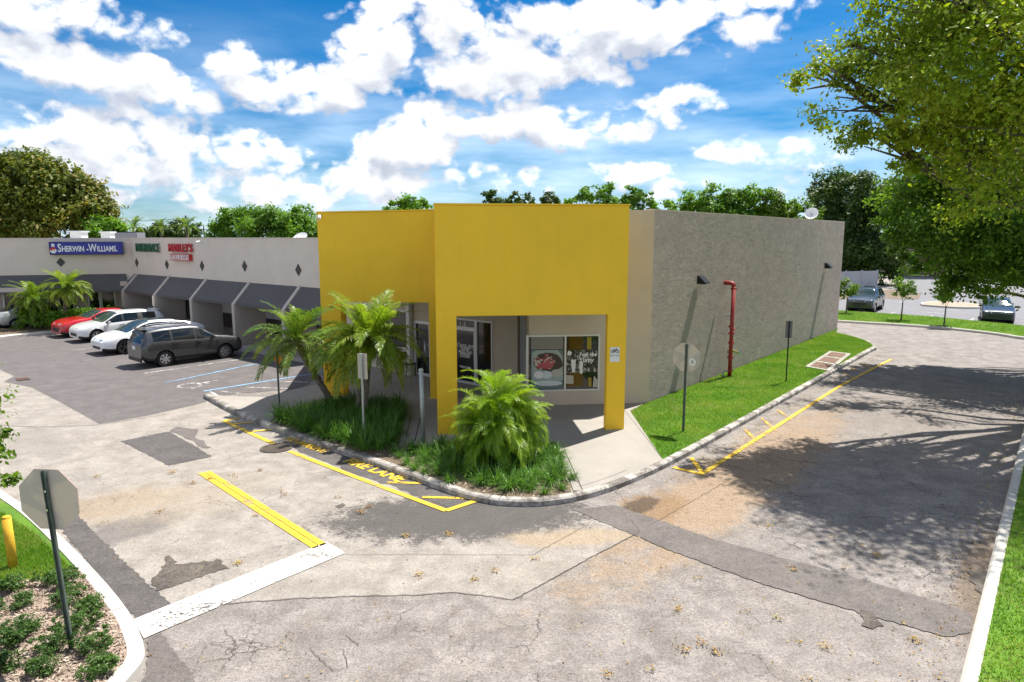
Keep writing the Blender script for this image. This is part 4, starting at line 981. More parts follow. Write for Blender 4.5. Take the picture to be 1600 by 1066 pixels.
mb.add([eq(-.08, .1), eq(-.06, .28), eq(.08, .26), eq(.09, .1)], [(0, 1, 2, 3)], 0)
mb.build('emblem', [MATS['letter_white'], MATS['letter_red']], sg)
# channel letters
def channel(txt, u0, u1, v0, v1, m, name, label):
    s0, _ = hit(u0, (v0+v1)/2, S0, L); s1, _ = hit(u1, (v0+v1)/2, S0, L); zt_ = hit(u0, v0, S0, L)[1]; zb_ = hit(u0, v1, S0, L)[1]
    c_ = P(S0, L, (s0+s1)/2, OUTS, .02); zc_ = (zt_+zb_)/2
    o = empty(name, (*c_, zb_)); tag(o, label, 'sign')
    me = text_mesh(txt, (zt_-zb_)*1.38, .09, offset=.02); xs = [v.co.x for v in me.vertices]; w_ = max(xs)-min(xs); bpy.data.meshes.remove(me)
    place_text('lettering', txt, (zt_-zb_)*1.38, (*P(c_, OUTS, .08), zc_), (-L[0], -L[1], 0), (0, 0, 1), m, o, extrude=.035, sx=abs(s0-s1)/w_, offset=.008)
    mb = MB(); mb.slab(P(c_, L, -abs(s0-s1)/2), L, OUTS, [(0, zc_-.06), (0, zc_+.06), (abs(s0-s1), zc_+.06), (abs(s0-s1), zc_-.06)], .035); mb.build('raceway', MATS['strip_paint'], o)
    return o
channel('INSURANCE', 215, 251, 381, 394, MATS['letter_green'], 'shop_sign', 'green raised letter shop sign between the blue sign and red sign')
channel("MARLEY'S", 266, 303, 381.5, 394, MATS['letter_red'], 'shop_sign', 'large red raised letter shop sign above a small white sign')
s0, z_ = hit(271, 402, S0, L); s1, _ = hit(301, 402, S0, L); zt_, zb_ = hit(285, 397, S0, L)[1], hit(285, 407, S0, L)[1]
c_ = P(S0, L, (s0+s1)/2); o = empty('shop_sign', (*c_, zb_)); tag(o, 'small white box sign with red lettering below the large red letters', 'sign'); ln2 = abs(s0-s1)
mb = MB(); mb.slab(P(c_, L, -ln2/2, OUTS, .01), L, OUTS, [(0, zb_), (0, zt_), (ln2, zt_), (ln2, zb_)], .2); mb.build('cabinet', MATS['sign_red'], o)
mb = MB(); mb.slab(P(c_, L, -ln2/2+.03, OUTS, .212), L, OUTS, [(0, zb_+.03), (0, zt_-.03), (ln2-.06, zt_-.03), (ln2-.06, zb_+.03)], .01); mb.build('sign_face', MATS['sign_white'], o)
me = text_mesh('SMOKE & VAPE', .5); w_ = max(v.co.x for v in me.vertices)-min(v.co.x for v in me.vertices); bpy.data.meshes.remove(me)
place_text('lettering', 'SMOKE & VAPE', .5, (*P(c_, OUTS, .228), (zt_+zb_)/2), (-L[0], -L[1], 0), (0, 0, 1), MATS['letter_red'], o, sx=(ln2-.15)/w_)
# camera on the strip, roof gear
s_, z_ = hit(315, 377, S0, L); p_ = P(S0, L, s_, OUTS, 0); o = empty('security_camera', (*p_, z_)); tag(o, 'small white security camera high on the beige strip right of the red letters', 'camera')
mb = MB(); mb.tube([(*p_, z_), (*P(p_, OUTS, .3), z_-.05)], .05, 8); mb.build('body', MATS['sign_white'], o); mb = MB(); mb.obox(P(p_, OUTS, .02), L, R, .08, .02, z_-.1, z_+.06); mb.build('bracket', MATS['sign_white'], o)
for (u, v, w_, h_, lab) in ((124, 373, .75, .9, 'white roof vent box above the blue sign, left one'), (169, 373, .6, .8, 'white roof vent box above the right end of the blue sign')):
    x, y, z_ = at(u, v, 46.5); o = empty('roof_vent', (x, y, 4.8)); tag(o, lab, 'roof vent')
    mb = MB(); mb.box(x-w_/2, x+w_/2, y-w_/2, y+w_/2, 4.79, 5.3+h_*.42); mb.build('housing', MATS['roof_white'], o); mb = MB(); mb.box(x-w_/2-.08, x+w_/2+.08, y-w_/2-.08, y+w_/2+.08, 5.3+h_*.42, 5.3+h_*.42+.10); mb.build('lid', MATS['alu_frame'], o)
def dish(x, y, z0, z1, r, tilt, az, label):
    o = empty('satellite_dish', (x, y, z0)); tag(o, label, 'satellite dish')
    mb = MB(); mb.tube([(x, y, z0), (x, y, z1)], .04, 8); mb.build('mast', MATS['galvanised'], o)
    mb = MB(); n = Vector((math.sin(az)*math.cos(tilt), math.cos(az)*math.cos(tilt), math.sin(tilt))); a = Vector((0, 0, 1)).cross(n).normalized(); b_ = n.cross(a); c_ = Vector((x, y, z1))
    vs = []; seg = 20
    for i in range(5):
        rr = r*i/4
        for j in range(seg): vs.append(tuple(c_+n*(.25*rr*rr/r-.05)+(a*math.cos(2*math.pi*j/seg)+b_*math.sin(2*math.pi*j/seg))*max(rr, .01)))
    mb.add(vs, [(i*seg+j, i*seg+(j+1) % seg, (i+1)*seg+(j+1) % seg, (i+1)*seg+j) for i in range(4) for j in range(seg)]); mb.build('reflector', MATS['sign_white'], o, smooth=True)
    mb = MB(); mb.tube([tuple(c_-b_*r*.9), tuple(c_+n*r*.9)], .015, 5); mb.build('feed_arm', MATS['galvanised'], o)
x, y, z_ = at(469, 371, 36); dish(x, y, 4.8, z_-.05, .42, rad(50), rad(200), 'white satellite dish on the strip roof beside the yellow frame')
x, y, z_ = at(1268, 334, 40); dish(x, y, 5.6, z_, .38, rad(30), rad(215), 'white satellite dish above the stucco wall top')
mb = MB(); x, y, z_ = at(201, 366, 50); o = empty('roof_unit', (x, y, 4.8)); tag(o, 'dark grey rooftop unit behind the strip parapet', 'roof unit'); mb.box(x-.9, x+.9, y-.6, y+.6, 4.79, z_+.12); mb.build('housing', MATS['sign_grey'], o, bevel=.03); mb = MB(); mb.lathe((x, y, z_+.121), [(.4, 0), (.4, .06)], 14); mb.build('fan_guard', MATS['black_metal'], o)

# ------------------------------------------------------------------ cars
def cr(keys, x):
    """smooth interpolation through (x, value) keys"""
    if x <= keys[0][0]: return keys[0][1]
    if x >= keys[-1][0]: return keys[-1][1]
    for i in range(len(keys)-1):
        if keys[i][0] <= x <= keys[i+1][0]:
            x0, y0 = keys[i]; x1, y1 = keys[i+1]; t = (x-x0)/(x1-x0)
            def sl_(j):
                if j <= 0 or j >= len(keys)-1: return (keys[min(j+1, len(keys)-1)][1]-keys[max(j-1, 0)][1])/(keys[min(j+1, len(keys)-1)][0]-keys[max(j-1, 0)][0])
                a = (keys[j][1]-keys[j-1][1])/(keys[j][0]-keys[j-1][0]); b_ = (keys[j+1][1]-keys[j][1])/(keys[j+1][0]-keys[j][0])
                return 0 if a*b_ <= 0 else 2*a*b_/(a+b_)
            m0, m1 = sl_(i)*(x1-x0), sl_(i+1)*(x1-x0)
            return (2*t**3-3*t*t+1)*y0+(t**3-2*t*t+t)*m0+(-2*t**3+3*t*t)*y1+(t**3-t*t)*m1
def car(name, label, loc, heading, paint_, spec, group='parked cars', cat='car', rim='alloy'):
    """heading: 2D unit vector the nose points to. Local frame: +X forward."""
    o = empty(name, (loc[0], loc[1], loc[2] if len(loc) > 2 else Z_LOT), math.atan2(heading[1], heading[0])); tag(o, label, cat, group)
    Ln, W = spec['L'], spec['W']; hw = W/2; top, belt, bot = spec['top'], spec['belt'], spec['bot']; wr = spec['wr']; xf, xr = spec['axles']
    NX = 110; xs = np.linspace(-Ln/2, Ln/2, NX)
    prof = []
    for x in xs:
        zt_, zb_, zo = cr(top, x), min(cr(belt, x), cr(top, x)-.01), cr(bot, x)
        e = min(1, (Ln/2-abs(x))/.55); pl = hw*(.80+.20*math.sqrt(max(0, 1-(1-e)**2.4)))         # plan rounding
        gh = max(0.0, min(1, (zt_-zb_-.10)/.35)); w_t = pl*(.90-.20*gh)
        ring = [(0, zo), (pl*.80, zo), (pl*.95, zo+.05), (pl*.985, zo+.14), (pl*1.0, zo+.30*(zb_-zo)+.04), (pl*1.0, zo+.55*(zb_-zo)), (pl*.99, zo+.76*(zb_-zo)), (pl*.975, zb_-.05), (pl*.945, zb_)]
        for t in (.12, .4, .7, .9): ring.append((pl*.945+(w_t-pl*.945)*(t**1.15), zb_+(zt_-.055*gh-.01-zb_)*t))
        ring += [(w_t*.97, zt_-.04*gh-.006), (w_t*.86, zt_-.014), (w_t*.62, zt_-.002), (w_t*.3, zt_+.006), (0, zt_+.008)]
        prof.append(ring)
    NR = len(prof[0]); JB, JT = 8, 12      # glass band between ring indices 8..12
    verts = []; idx = {}
    for i in range(NX):
        for sgn in (1, -1):
            for j, (y, z) in enumerate(prof[i]):
                if sgn == -1 and (j == 0 or j == NR-1): idx[(i, sgn, j)] = idx[(i, 1, j)]; continue
                xx, zz = xs[i], z
                idx[(i, sgn, j)] = len(verts); verts.append([xx, y*sgn, zz])
    V = verts
    # wheel arches: pull near vertices onto the arch circle and drop the faces inside
    ra_ = wr*1.17
    inside = set()
    for vi, v in enumerate(V):
        if abs(v[1]) < hw*.70: continue
        for ax in (xf, xr):
            dx, dz = v[0]-ax, v[2]-wr; dd = math.hypot(dx, dz)
            if dd < ra_ and v[2] < wr*2.4: inside.add(vi)
    body, glass, ws_, rw, under = MB(), MB(), MB(), MB(), MB()
    w0, w1 = spec['wscreen']; b0, b1 = spec['backlight']; side = spec['side']
    faces = []; used = {}
    for i in range(NX-1):
        for sgn in (1, -1):
            for j in range(NR-1):
                q = [idx[(i, sgn, j)], idx[(i+1, sgn, j)], idx[(i+1, sgn, j+1)], idx[(i, sgn, j+1)]]
                cx = sum(V[a][0] for a in q)/4; cz = sum(V[a][2] for a in q)/4; cy = sum(V[a][1] for a in q)/4
                if 1 <= j <= 8 and all(a in inside for a in q):
                    for ax in (xf, xr):
                        if math.hypot(cx-ax, cz-wr) < ra_*1.1:
                            break
                    continue
                tgt = 'b'
                gh = cr(top, cx)-cr(belt, cx)
                if JB+0 <= j < JT+0 and gh > .12:
                    for (s0, s1) in side:
                        if s0 < cx < s1: tgt = 's'
                    if tgt == 'b' and side[0][0]-.03 < cx < side[-1][1]+.03: tgt = 'k'
                if j >= 13 and w0 < cx < w1: tgt = 'w'
                if j >= 13 and b0 < cx < b1: tgt = 'r'
                if spec.get('glass_roof') and j >= 14 and b1 <= cx <= w0: tgt = 'w'
                if j <= 2: tgt = 'k'
                faces.append((tgt, q))
    # snap arch rim
    rim_v = set()
    for t_, q in faces:
        for a in q:
            if a in inside: rim_v.add(a)
    for a in rim_v:
        v = V[a]
        for ax in (xf, xr):
            dx, dz = v[0]-ax, v[2]-wr; dd = math.hypot(dx, dz)
            if dd < ra_*1.02 and dd > .02 and abs(dx) < ra_: v[0] = ax+dx/dd*ra_; v[2] = wr+dz/dd*ra_
    groups = {'b': [], 's': [], 'w': [], 'r': [], 'k': []}
    for t_, q in faces: groups[t_].append(q)
    def emit(nm, fs, m, smooth=True):
        if not fs: return None
        mp = {}; vs = []; ff = []
        for q in fs:
            r_ = []
            for a in q:
                if a not in mp: mp[a] = len(vs); vs.append(tuple(V[a]))
                if mp[a] not in r_: r_.append(mp[a])
            if len(r_) >= 3: ff.append(tuple(r_))
        m_ = MB(); m_.add(vs, ff); return m_.build(nm, m, o, smooth=smooth, local=True)
    body = emit('body', groups['b']+[], paint_)
    mbk = emit('trim', groups['k'], MATS['black_plastic'])
    for nm, key, mm in (('side_window', 's', 'car_glass'), ('windshield', 'w', 'windshield_glass'), ('rear_window', 'r', 'car_glass')):
        if key == 's':
            for sgn in (1, -1):
                emit(nm, [q for q in groups['s'] if sgn*sum(V[a][1] for a in q) > 0], MATS[mm])
        else: emit(nm, groups[key], MATS[mm])
    # end caps
    for i, nm in ((0, 'rear_bumper'), (NX-1, 'front_bumper')):
        ring = [idx[(i, 1, j)] for j in range(NR)]+[idx[(i, -1, j)] for j in range(NR-2, 0, -1)]
        m_ = MB(); m_.add([tuple(V[a]) for a in ring], [tuple(range(len(ring)))]); m_.build(nm, paint_, o, local=True)
    # wheel housings and wheels
    for ax in (xf, xr):
        for sgn in (1, -1):
            m_ = MB(); seg = 20; vs = []
            for yy in (hw*.985, hw*.55):
                for j in range(seg+1): a = math.pi*(-.12+1.24*j/seg); vs.append((ax+ra_*.995*math.cos(a), sgn*yy, wr+ra_*.995*math.sin(a)))
            m_.add(vs, [(j, j+1, seg+1+j+1, seg+1+j) for j in range(seg)]+[tuple(range(seg+1, 2*seg+2))]); m_.build('wheel_housing', MATS['black_plastic'], o, local=True)
            wy = sgn*(hw-.125)
            m_ = MB(); vs = []; pr = [(wr*.62, -.10), (wr*.9, -.105), (wr, -.075), (wr, .075), (wr*.9, .105), (wr*.66, .1)]; seg = 24
            for r_, y in pr:
                for j in range(seg): a = 2*math.pi*j/seg; vs.append((ax+r_*math.cos(a), wy+sgn*y, wr+r_*math.sin(a)))
            m_.add(vs, [(i*seg+j, i*seg+(j+1) % seg, (i+1)*seg+(j+1) % seg, (i+1)*seg+j) for i in range(len(pr)-1) for j in range(seg)]+[tuple(range(seg))])
            wh = m_.build('wheel', MATS['rubber'], o, local=True, smooth=False)
            m_ = MB(); yo = wy+sgn*.085
            m_.tube([(ax, yo-sgn*.03, wr), (ax, yo+sgn*.012, wr)], wr*.18, 10)
            for kx_ in range(spec.get('spokes', 6)):
                a = 2*math.pi*kx_/spec.get('spokes', 6)+.3; c_, s__ = math.cos(a), math.sin(a); w_ = wr*.10
                pts = [(ax+c_*wr*.1-s__*w_, wr+s__*wr*.1+c_*w_), (ax+c_*wr*.1+s__*w_, wr+s__*wr*.1-c_*w_), (ax+c_*wr*.62+s__*w_*1.25, wr+s__*wr*.62-c_*w_*1.25), (ax+c_*wr*.62-s__*w_*1.25, wr+s__*wr*.62+c_*w_*1.25)]
                vs = [(p_[0], yo-sgn*.02, p_[1]) for p_ in pts]+[(p_[0], yo+sgn*.01, p_[1]) for p_ in pts]
                m_.add(vs, [(0, 1, 2, 3), (7, 6, 5, 4), (0, 4, 5, 1), (1, 5, 6, 2), (2, 6, 7, 3), (3, 7, 4, 0)])
            vs = []
            for r_, y in ((wr*.68, .0), (wr*.60, .012), (wr*.58, -.03)):
                for j in range(24): a = 2*math.pi*j/24; vs.append((ax+r_*math.cos(a), yo+sgn*y, wr+r_*math.sin(a)))
            m_.add(vs, [(i*24+j, i*24+(j+1) % 24, (i+1)*24+(j+1) % 24, (i+1)*24+j) for i in range(2) for j in range(24)])
            m_.build('rim', MATS[rim], wh, local=True)
    # lights, grille, plates, mirrors, handles
    def on_end(x_off, y, z, w_, h_, nm, m, d_=.05, wrap=0.0, slope=0.0):
        fx = 1 if x_off > 0 else -1; xe = x_off; m_ = MB()
        vs = [(xe-fx*d_, y-w_/2, z-h_/2), (xe-fx*d_, y+w_/2, z-h_/2), (xe-fx*(d_+slope), y+w_/2, z+h_/2), (xe-fx*(d_+slope), y-w_/2, z+h_/2)]
        vs += [(a+fx*d_-(fx*wrap if b_*y > 0 and abs(b_) > abs(y) else 0), b_, c_) for a, b_, c_ in vs]
        m_.add(vs, [(0, 3, 2, 1), (4, 5, 6, 7), (0, 1, 5, 4), (1, 2, 6, 5), (2, 3, 7, 6), (3, 0, 4, 7)]); return m_.build(nm, m, o, local=True)
    zl = spec['lamp_z']; zr = spec['tail_z']; fx = Ln/2; hwx = hw*.80
    for sgn in (1, -1):
        on_end(fx+.006, sgn*(hw*.60), zl, .42, .13, 'headlight', MATS['headlight'], .25, .16, .06)
        on_end(-fx-.006, sgn*(hw*.66), zr, .36, spec.get('tail_h', .17), 'taillight', MATS['taillight'], .22, .13, .02)
        mw_ = MB(); mx = w1-.28 if w1 > w0 else 0; mw_.box(mx-.06, mx+.06, sgn*(hw*.95), sgn*(hw*.95+.20), cr(belt, mx)+.0, cr(belt, mx)+.13); mw_.build('wing_mirror', paint_, o, local=True, bevel=.03)
        for hx_ in spec.get('handles', (.0, -.9)):
            z_ = cr(belt, hx_)-.11; mh = MB(); mh.box(hx_-.1, hx_+.1, sgn*hw*.985, sgn*(hw*.985+.03), z_-.015, z_+.015); mh.build('door_handle', spec.get('handle_mat', paint_), o, local=True)
        for dx_ in spec.get('seams', ()):
            md = MB(); md.box(dx_-.006, dx_+.006, sgn*hw*.96, sgn*(hw*1.003), .34, cr(belt, dx_)-.07); md.build('door_seam', MATS['black_plastic'], o, local=True)
    on_end(fx+.004, 0, spec.get('grille_z', .42), hw*1.0, spec.get('grille_h', .16), 'grille', MATS['black_plastic'], .05)
    on_end(fx+.012, 0, spec.get('grille_z', .42)-.0, .31, .11, 'front_plate', MATS['sign_white'], .02) if spec.get('plate_f') else None
    on_end(-fx-.012, 0, spec.get('plate_z', .75), .31, .15, 'number_plate', MATS['sign_white'], .03)
    on_end(-fx-.004, 0, .36, hw*1.5, .16, 'rear_valance', MATS['black_plastic'], .05)
    if spec.get('rails'):
        for sgn in (1, -1):
            m_ = MB(); m_.tube([(x_, sgn*hw*.62, cr(top, x_)+.055) for x_ in np.linspace(spec['rails'][0], spec['rails'][1], 8)], .018, 6); m_.build('roof_rail', MATS['alloy'], o, local=True)
    if spec.get('spoiler'):
        xs_, zs_ = spec['spoiler']; m_ = MB(); m_.box(xs_-.10, xs_+.14, -hw*.62, hw*.62, zs_-.02, zs_+.02); m_.build('spoiler', paint_, o, local=True, bevel=.015)
    return o
mat('headlight', (.55, .58, .6), .1, .2); mat('taillight', (.35, .015, .02), .15)
def carpaint(n_, c_, rough=.28, metal=.0): return mat(n_, c_, rough, metal, Coat_Weight=1.0, Coat_Roughness=.04)
P_grey = carpaint('paint_dark_grey', (.062, .064, .068), .35, .5); P_white = carpaint('paint_white_car', (.78, .79, .80)); P_white2 = carpaint('paint_white_car_b', (.74, .75, .74)); P_red = carpaint('paint_red_car', (.55, .012, .02)); P_silver = carpaint('paint_silver', (.50, .52, .53), .3, .5); P_navy = carpaint('paint_navy', (.018, .024, .034), .3, .3); P_teal = carpaint('paint_slate', (.035, .045, .052), .3, .3)
SUV = dict(L=4.52, W=1.84, wr=.345, axles=(1.36, -1.33), bot=[(-2.26, .42), (-1.9, .28), (1.9, .26), (2.26, .34)],
    belt=[(-2.26, .95), (-1.9, 1.13), (-.9, 1.11), (.8, 1.03), (1.6, .97), (2.1, .86), (2.26, .72)], top=[(-2.26, 1.00), (-2.12, 1.28), (-1.95, 1.60), (-1.2, 1.68), (-.2, 1.69), (.25, 1.63), (1.05, 1.13), (1.6, 1.05), (2.1, .93), (2.26, .76)],
    wscreen=(.28, 1.08), backlight=(-2.2, -1.94), side=[(-1.78, -1.02), (-.92, .02), (.1, .92)], lamp_z=.80, tail_z=.98, tail_h=.20, handles=(-.78, .18), seams=(-.97, .06, 1.0), rails=(-1.5, .1), spokes=7, plate_z=.86, spoiler=(-2.0, 1.64), grille_z=.62, grille_h=.22)
FAST = dict(L=4.70, W=1.86, wr=.34, axles=(1.45, -1.42), bot=[(-2.35, .36), (-2, .2), (2.0, .17), (2.35, .22)],
    belt=[(-2.35, .92), (-1.7, 1.00), (-.6, .96), (.8, .90), (1.7, .82), (2.2, .68), (2.35, .56)], top=[(-2.35, .97), (-2.1, 1.10), (-1.5, 1.27), (-.6, 1.43), (.1, 1.445), (.45, 1.38), (1.3, .98), (1.8, .88), (2.2, .73), (2.35, .60)],
    wscreen=(.3, 1.30), backlight=(-2.0, -.9), side=[(-1.45, -.62), (-.55, .38), (.44, 1.05)], lamp_z=.66, tail_z=.88, glass_roof=True, handles=(-.6, .3), seams=(-.6, .4, 1.15), spokes=5, plate_z=.7, grille_z=.33, grille_h=.12, handle_mat=None)
FAST['handle_mat'] = P_white
HATCH = dict(L=4.26, W=1.80, wr=.325, axles=(1.33, -1.30), bot=[(-2.13, .36), (-1.8, .2), (1.8, .18), (2.13, .24)],
    belt=[(-2.13, .92), (-1.7, 1.00), (-.6, .97), (.8, .91), (1.5, .84), (2.0, .70), (2.13, .58)], top=[(-2.13, .98), (-2.02, 1.15), (-1.82, 1.40), (-1.0, 1.47), (-.2, 1.475), (.2, 1.42), (1.0, .99), (1.5, .91), (2.0, .75), (2.13, .62)],
    wscreen=(.22, 1.02), backlight=(-2.08, -1.83), side=[(-1.6, -.95), (-.72, .0), (.07, .85)], lamp_z=.66, tail_z=.90, handles=(-.75, .12), seams=(-.84, .04, .95), spokes=5, plate_z=.75, spoiler=(-1.88, 1.43), grille_z=.40)
SEDAN = dict(L=4.65, W=1.78, wr=.325, axles=(1.40, -1.30), bot=[(-2.32, .38), (-1.9, .2), (1.9, .18), (2.32, .26)],
    belt=[(-2.32, .86), (-1.7, .98), (-.6, .97), (.8, .91), (1.6, .84), (2.2, .70), (2.32, .58)], top=[(-2.32, .95), (-2.2, 1.07), (-1.7, 1.10), (-1.0, 1.40), (-.3, 1.46), (.2, 1.43), (1.15, .98), (1.6, .90), (2.2, .75), (2.32, .62)],
    wscreen=(.28, 1.16), backlight=(-1.68, -.95), side=[(-1.15, -.6), (-.52, .2), (.27, .98)], lamp_z=.68, tail_z=.88, handles=(-.5, .3), seams=(-.56, .24, 1.05), spokes=6, plate_z=.70, grille_z=.42)
COUPE = dict(L=4.6, W=1.86, wr=.34, axles=(1.4, -1.35), bot=[(-2.3, .34), (-1.9, .2), (1.9, .17), (2.3, .22)],
    belt=[(-2.3, .92), (-1.6, .98), (-.5, .95), (.8, .92), (1.7, .85), (2.15, .72), (2.3, .6)], top=[(-2.3, .98), (-2.1, 1.03), (-1.5, 1.2), (-.7, 1.36), (-.1, 1.38), (.2, 1.33), (.95, 1.00), (1.7, .92), (2.15, .78), (2.3, .64)],
    wscreen=(.18, .98), backlight=(-1.9, -.8), side=[(-1.1, -.55), (-.45, .8)], lamp_z=.70, tail_z=.86, handles=(-.3,), seams=(-.45, .85), spokes=5, plate_z=.6, grille_z=.42, grille_h=.2)
def lft(h): return (-h[1], h[0])
def car_at(wheel_px, heading, spec, axle, side_, back=0.0):
    p_ = G(*wheel_px); xa = spec['axles'][0 if axle == 'f' else 1]; l_ = lft(heading); sg_ = 1 if side_ == 'l' else -1; y_ = sg_*(spec['W']/2-.02)
    return (p_[0]-heading[0]*xa-l_[0]*y_+heading[0]*back, p_[1]-heading[1]*xa-l_[1]*y_+heading[1]*back)
hs_ = Vector((G(343, 558)[0]-G(258, 573)[0], G(343, 558)[1]-G(258, 573)[1])).normalized(); hs_ = (math.sin(rad(41)), math.cos(rad(41)))
RN = (-R[0], -R[1])
car('suv', 'dark grey SUV with silver wheels parked nose in, nearest of the left cars', car_at((258, 574), hs_, SUV, 'r', 'r'), hs_, P_grey, SUV, cat='car').scale = (.95, .95, .95)
hf = (-math.sin(rad(41)), -math.cos(rad(41)))
car('fastback_car', 'white fastback with dark glass roof and dark wheels beside the grey SUV', car_at((197, 554), hf, FAST, 'f', 'l'), hf, P_white, FAST, rim='dark_alloy')
hc = car_at((153, 535), hf, HATCH, 'f', 'l'); car('hatchback_car', 'white hatchback with roof spoiler between the red car and white fastback', hc, hf, P_white2, HATCH)
car('coupe_car', 'red car mostly hidden behind the white hatchback near the hedge', (hc[0]+L[0]*2.75+R[0]*.2, hc[1]+L[1]*2.75+R[1]*.2), RN, P_red, COUPE)
h5 = (math.sin(rad(40)), math.cos(rad(40)))
car('sedan_car', 'silver sedan seen from behind at the left edge beside the palms', car_at((27, 516), h5, SEDAN, 'r', 'r'), h5, P_silver, SEDAN)
h6 = (-.62, -.78)
car('crossover_car', 'dark slate car parked behind the saplings, nearer the stucco wall', (*at(1352, 486, 50)[:2], .01), h6, P_teal, SUV, 'cars in the far lot')
h7 = (-.55, -.835)
car('sedan_car', 'dark navy car at the right edge under the hanging branches', (*at(1556, 502, 44.0)[:2], .01), h7, P_navy, SEDAN, 'cars in the far lot')

# ------------------------------------------------------------------ street furniture
def stop_sign(name, base, top, face, r, label, lean=(0, 0), post='post_green', sticker=False):
    """octagonal sign seen from behind; face: 2D direction the red face looks"""
    o = empty(name, (*base, .13)); tag(o, label, 'sign', 'octagonal sign backs')
    zt_ = top; f3 = Vector((face[0], face[1], 0)); bx, by = base; side_ = Vector((-face[1], face[0], 0))
    def pt(z): return Vector((bx+lean[0]*(z/zt_), by+lean[1]*(z/zt_), z))
    mb = MB(); w_ = .03; a, b_ = pt(.05), pt(zt_)
    for s0, s1, d0, d1 in ((-.03, -.022, 0, .03), (.022, .03, 0, .03), (-.022, .022, .022, .03)):
        vs = []
        for q in (a, b_):
            for (s__, d_) in ((s0, d0), (s1, d0), (s1, d1), (s0, d1)): vs.append(tuple(q+side_*s__-f3*.0+f3*(d_-.034)))
        mb.add(vs, [(0, 3, 2, 1), (4, 5, 6, 7), (0, 1, 5, 4), (1, 2, 6, 5), (2, 3, 7, 6), (3, 0, 4, 7)])
    mb.build('post', MATS[post], o)
    c_ = pt(zt_-r*.97)+f3*.004
    mb = MB(); mb.disc(c_, f3, r/math.cos(math.pi/8), .004, 8, 0, math.pi/8); mb.build('plate', MATS['sign_back'], o)
    mb = MB(); mb.disc(c_+f3*.0045, f3, r/math.cos(math.pi/8), .002, 8, 0, math.pi/8); mb.build('face', MATS['sign_red'], o)
    me = place_text('lettering', 'STOP', r*.86, tuple(c_+f3*.009), tuple(Vector((0, 0, 1)).cross(f3)), (0, 0, 1), MATS['letter_white'], o)
    for z_ in (-.12, .12):
        mb = MB(); mb.disc(c_+Vector((0, 0, z_))-f3*.042, -f3, .014, .01, 8); mb.build('bolt', MATS['chrome'], o)
    if sticker:
        mb = MB(); mb.disc(c_+side_*(-.17)+Vector((0, 0, -.10))-f3*.004, -f3, .10, .003, 16); mb.build('sticker', MATS['sign_white'], o)
        mb = MB(); mb.disc(c_+side_*(-.17)+Vector((0, 0, -.10))-f3*.0075, -f3, .055, .002, 16); mb.build('sticker_symbol', MATS['sign_back'], o)
b_ = G(115, 1013, .145); stop_sign('stop_sign', b_, 2.5, (.10, .995), .385, 'large octagonal sign back on a leaning post in the left mulch bed', (-.13, 0), sticker=False)
b_ = G(1068, 674, .13); stop_sign('stop_sign', b_, 2.52, R, .38, 'octagonal sign back with round sticker on a thin post in the lawn', (0, 0), sticker=True)
def plate_sign(name, base, z, w_, h_, face, label, matp='sign_grey', post='black_metal', r=.025, z0=.13, rot=0):
    o = empty(name, (*base, z0)); tag(o, label, 'sign')
    mb = MB(); mb.tube([(*base, z0-.05), (*base, z)], r, 8); mb.build('post', MATS[post], o)
    f3 = Vector((face[0], face[1], 0)); s3 = Vector((-face[1], face[0], 0)); c_ = Vector((*base, z-h_/2))+f3*(r+.004)
    mb = MB()
    if rot: pts = [c_+Vector((0, 0, -h_/2)), c_+s3*w_/2, c_+Vector((0, 0, h_/2)), c_-s3*w_/2]
    else: pts = [c_-s3*w_/2-Vector((0, 0, h_/2)), c_+s3*w_/2-Vector((0, 0, h_/2)), c_+s3*w_/2+Vector((0, 0, h_/2)), c_-s3*w_/2+Vector((0, 0, h_/2))]
    vs = [tuple(q) for q in pts]+[tuple(q+f3*.006) for q in pts]
    mb.add(vs, [(3, 2, 1, 0), (4, 5, 6, 7), (0, 1, 5, 4), (1, 2, 6, 5), (2, 3, 7, 6), (3, 0, 4, 7)]); mb.build('plate', MATS[matp], o)
    return o
plate_sign('parking_sign', G(1228, 597, .13), 2.36, .24, .62, (.05, .99), 'narrow grey sign back on a thin dark post in the middle of the lawn')
bq_ = G(437, 641, .13); plate_sign('marker_sign', bq_, 1.95, .34, .46, (.2, .98), 'small orange diamond marker on a green post beside the leaning palm', 'orange_sign', 'post_green', .03, rot=1)
bq_ = G(569, 688, .13); plate_sign('parking_sign', bq_, 2.40, .28, .66, (.35, .93), 'pale weathered sign back on a galvanised post among the palm fronds', 'sign_back', 'galvanised', .03)
bq_ = G(662, 693, .13); zt_ = at(659, 580, bq_[1])[2]; o = empty('metal_post', (*bq_, .13)); tag(o, 'bare galvanised pipe post standing on the path before the porch', 'post')
mb = MB(); mb.tube([(*bq_, .1), (bq_[0]-.03, bq_[1], zt_)], .055, 12); mb.build('pipe', MATS['galvanised'], o, smooth=True); mb = MB(); mb.lathe((bq_[0]-.03, bq_[1], zt_), [(.062, 0), (.062, .05), (.03, .07)], 12); mb.build('cap', MATS['galvanised'], o)
bq_ = G(21, 887, .14); o = empty('bollard', (*bq_, .135)); tag(o, 'yellow pipe bollard on the grass at the left edge', 'bollard')
zt_ = at(14, 808, bq_[1])[2]; mb = MB(); mb.tube([(*bq_, .1), (bq_[0]-.02, bq_[1], zt_-.02)], .065, 14); mb.build('pipe', mat('bollard_yellow', fn=weathered((.62, .36, .02), .15, 8)), o, smooth=True); mb = MB(); mb.lathe((bq_[0]-.02, bq_[1], zt_-.02), [(.065, 0), (.055, .03), (.02, .045)], 14); mb.build('cap', MATS['bollard_yellow'], o)
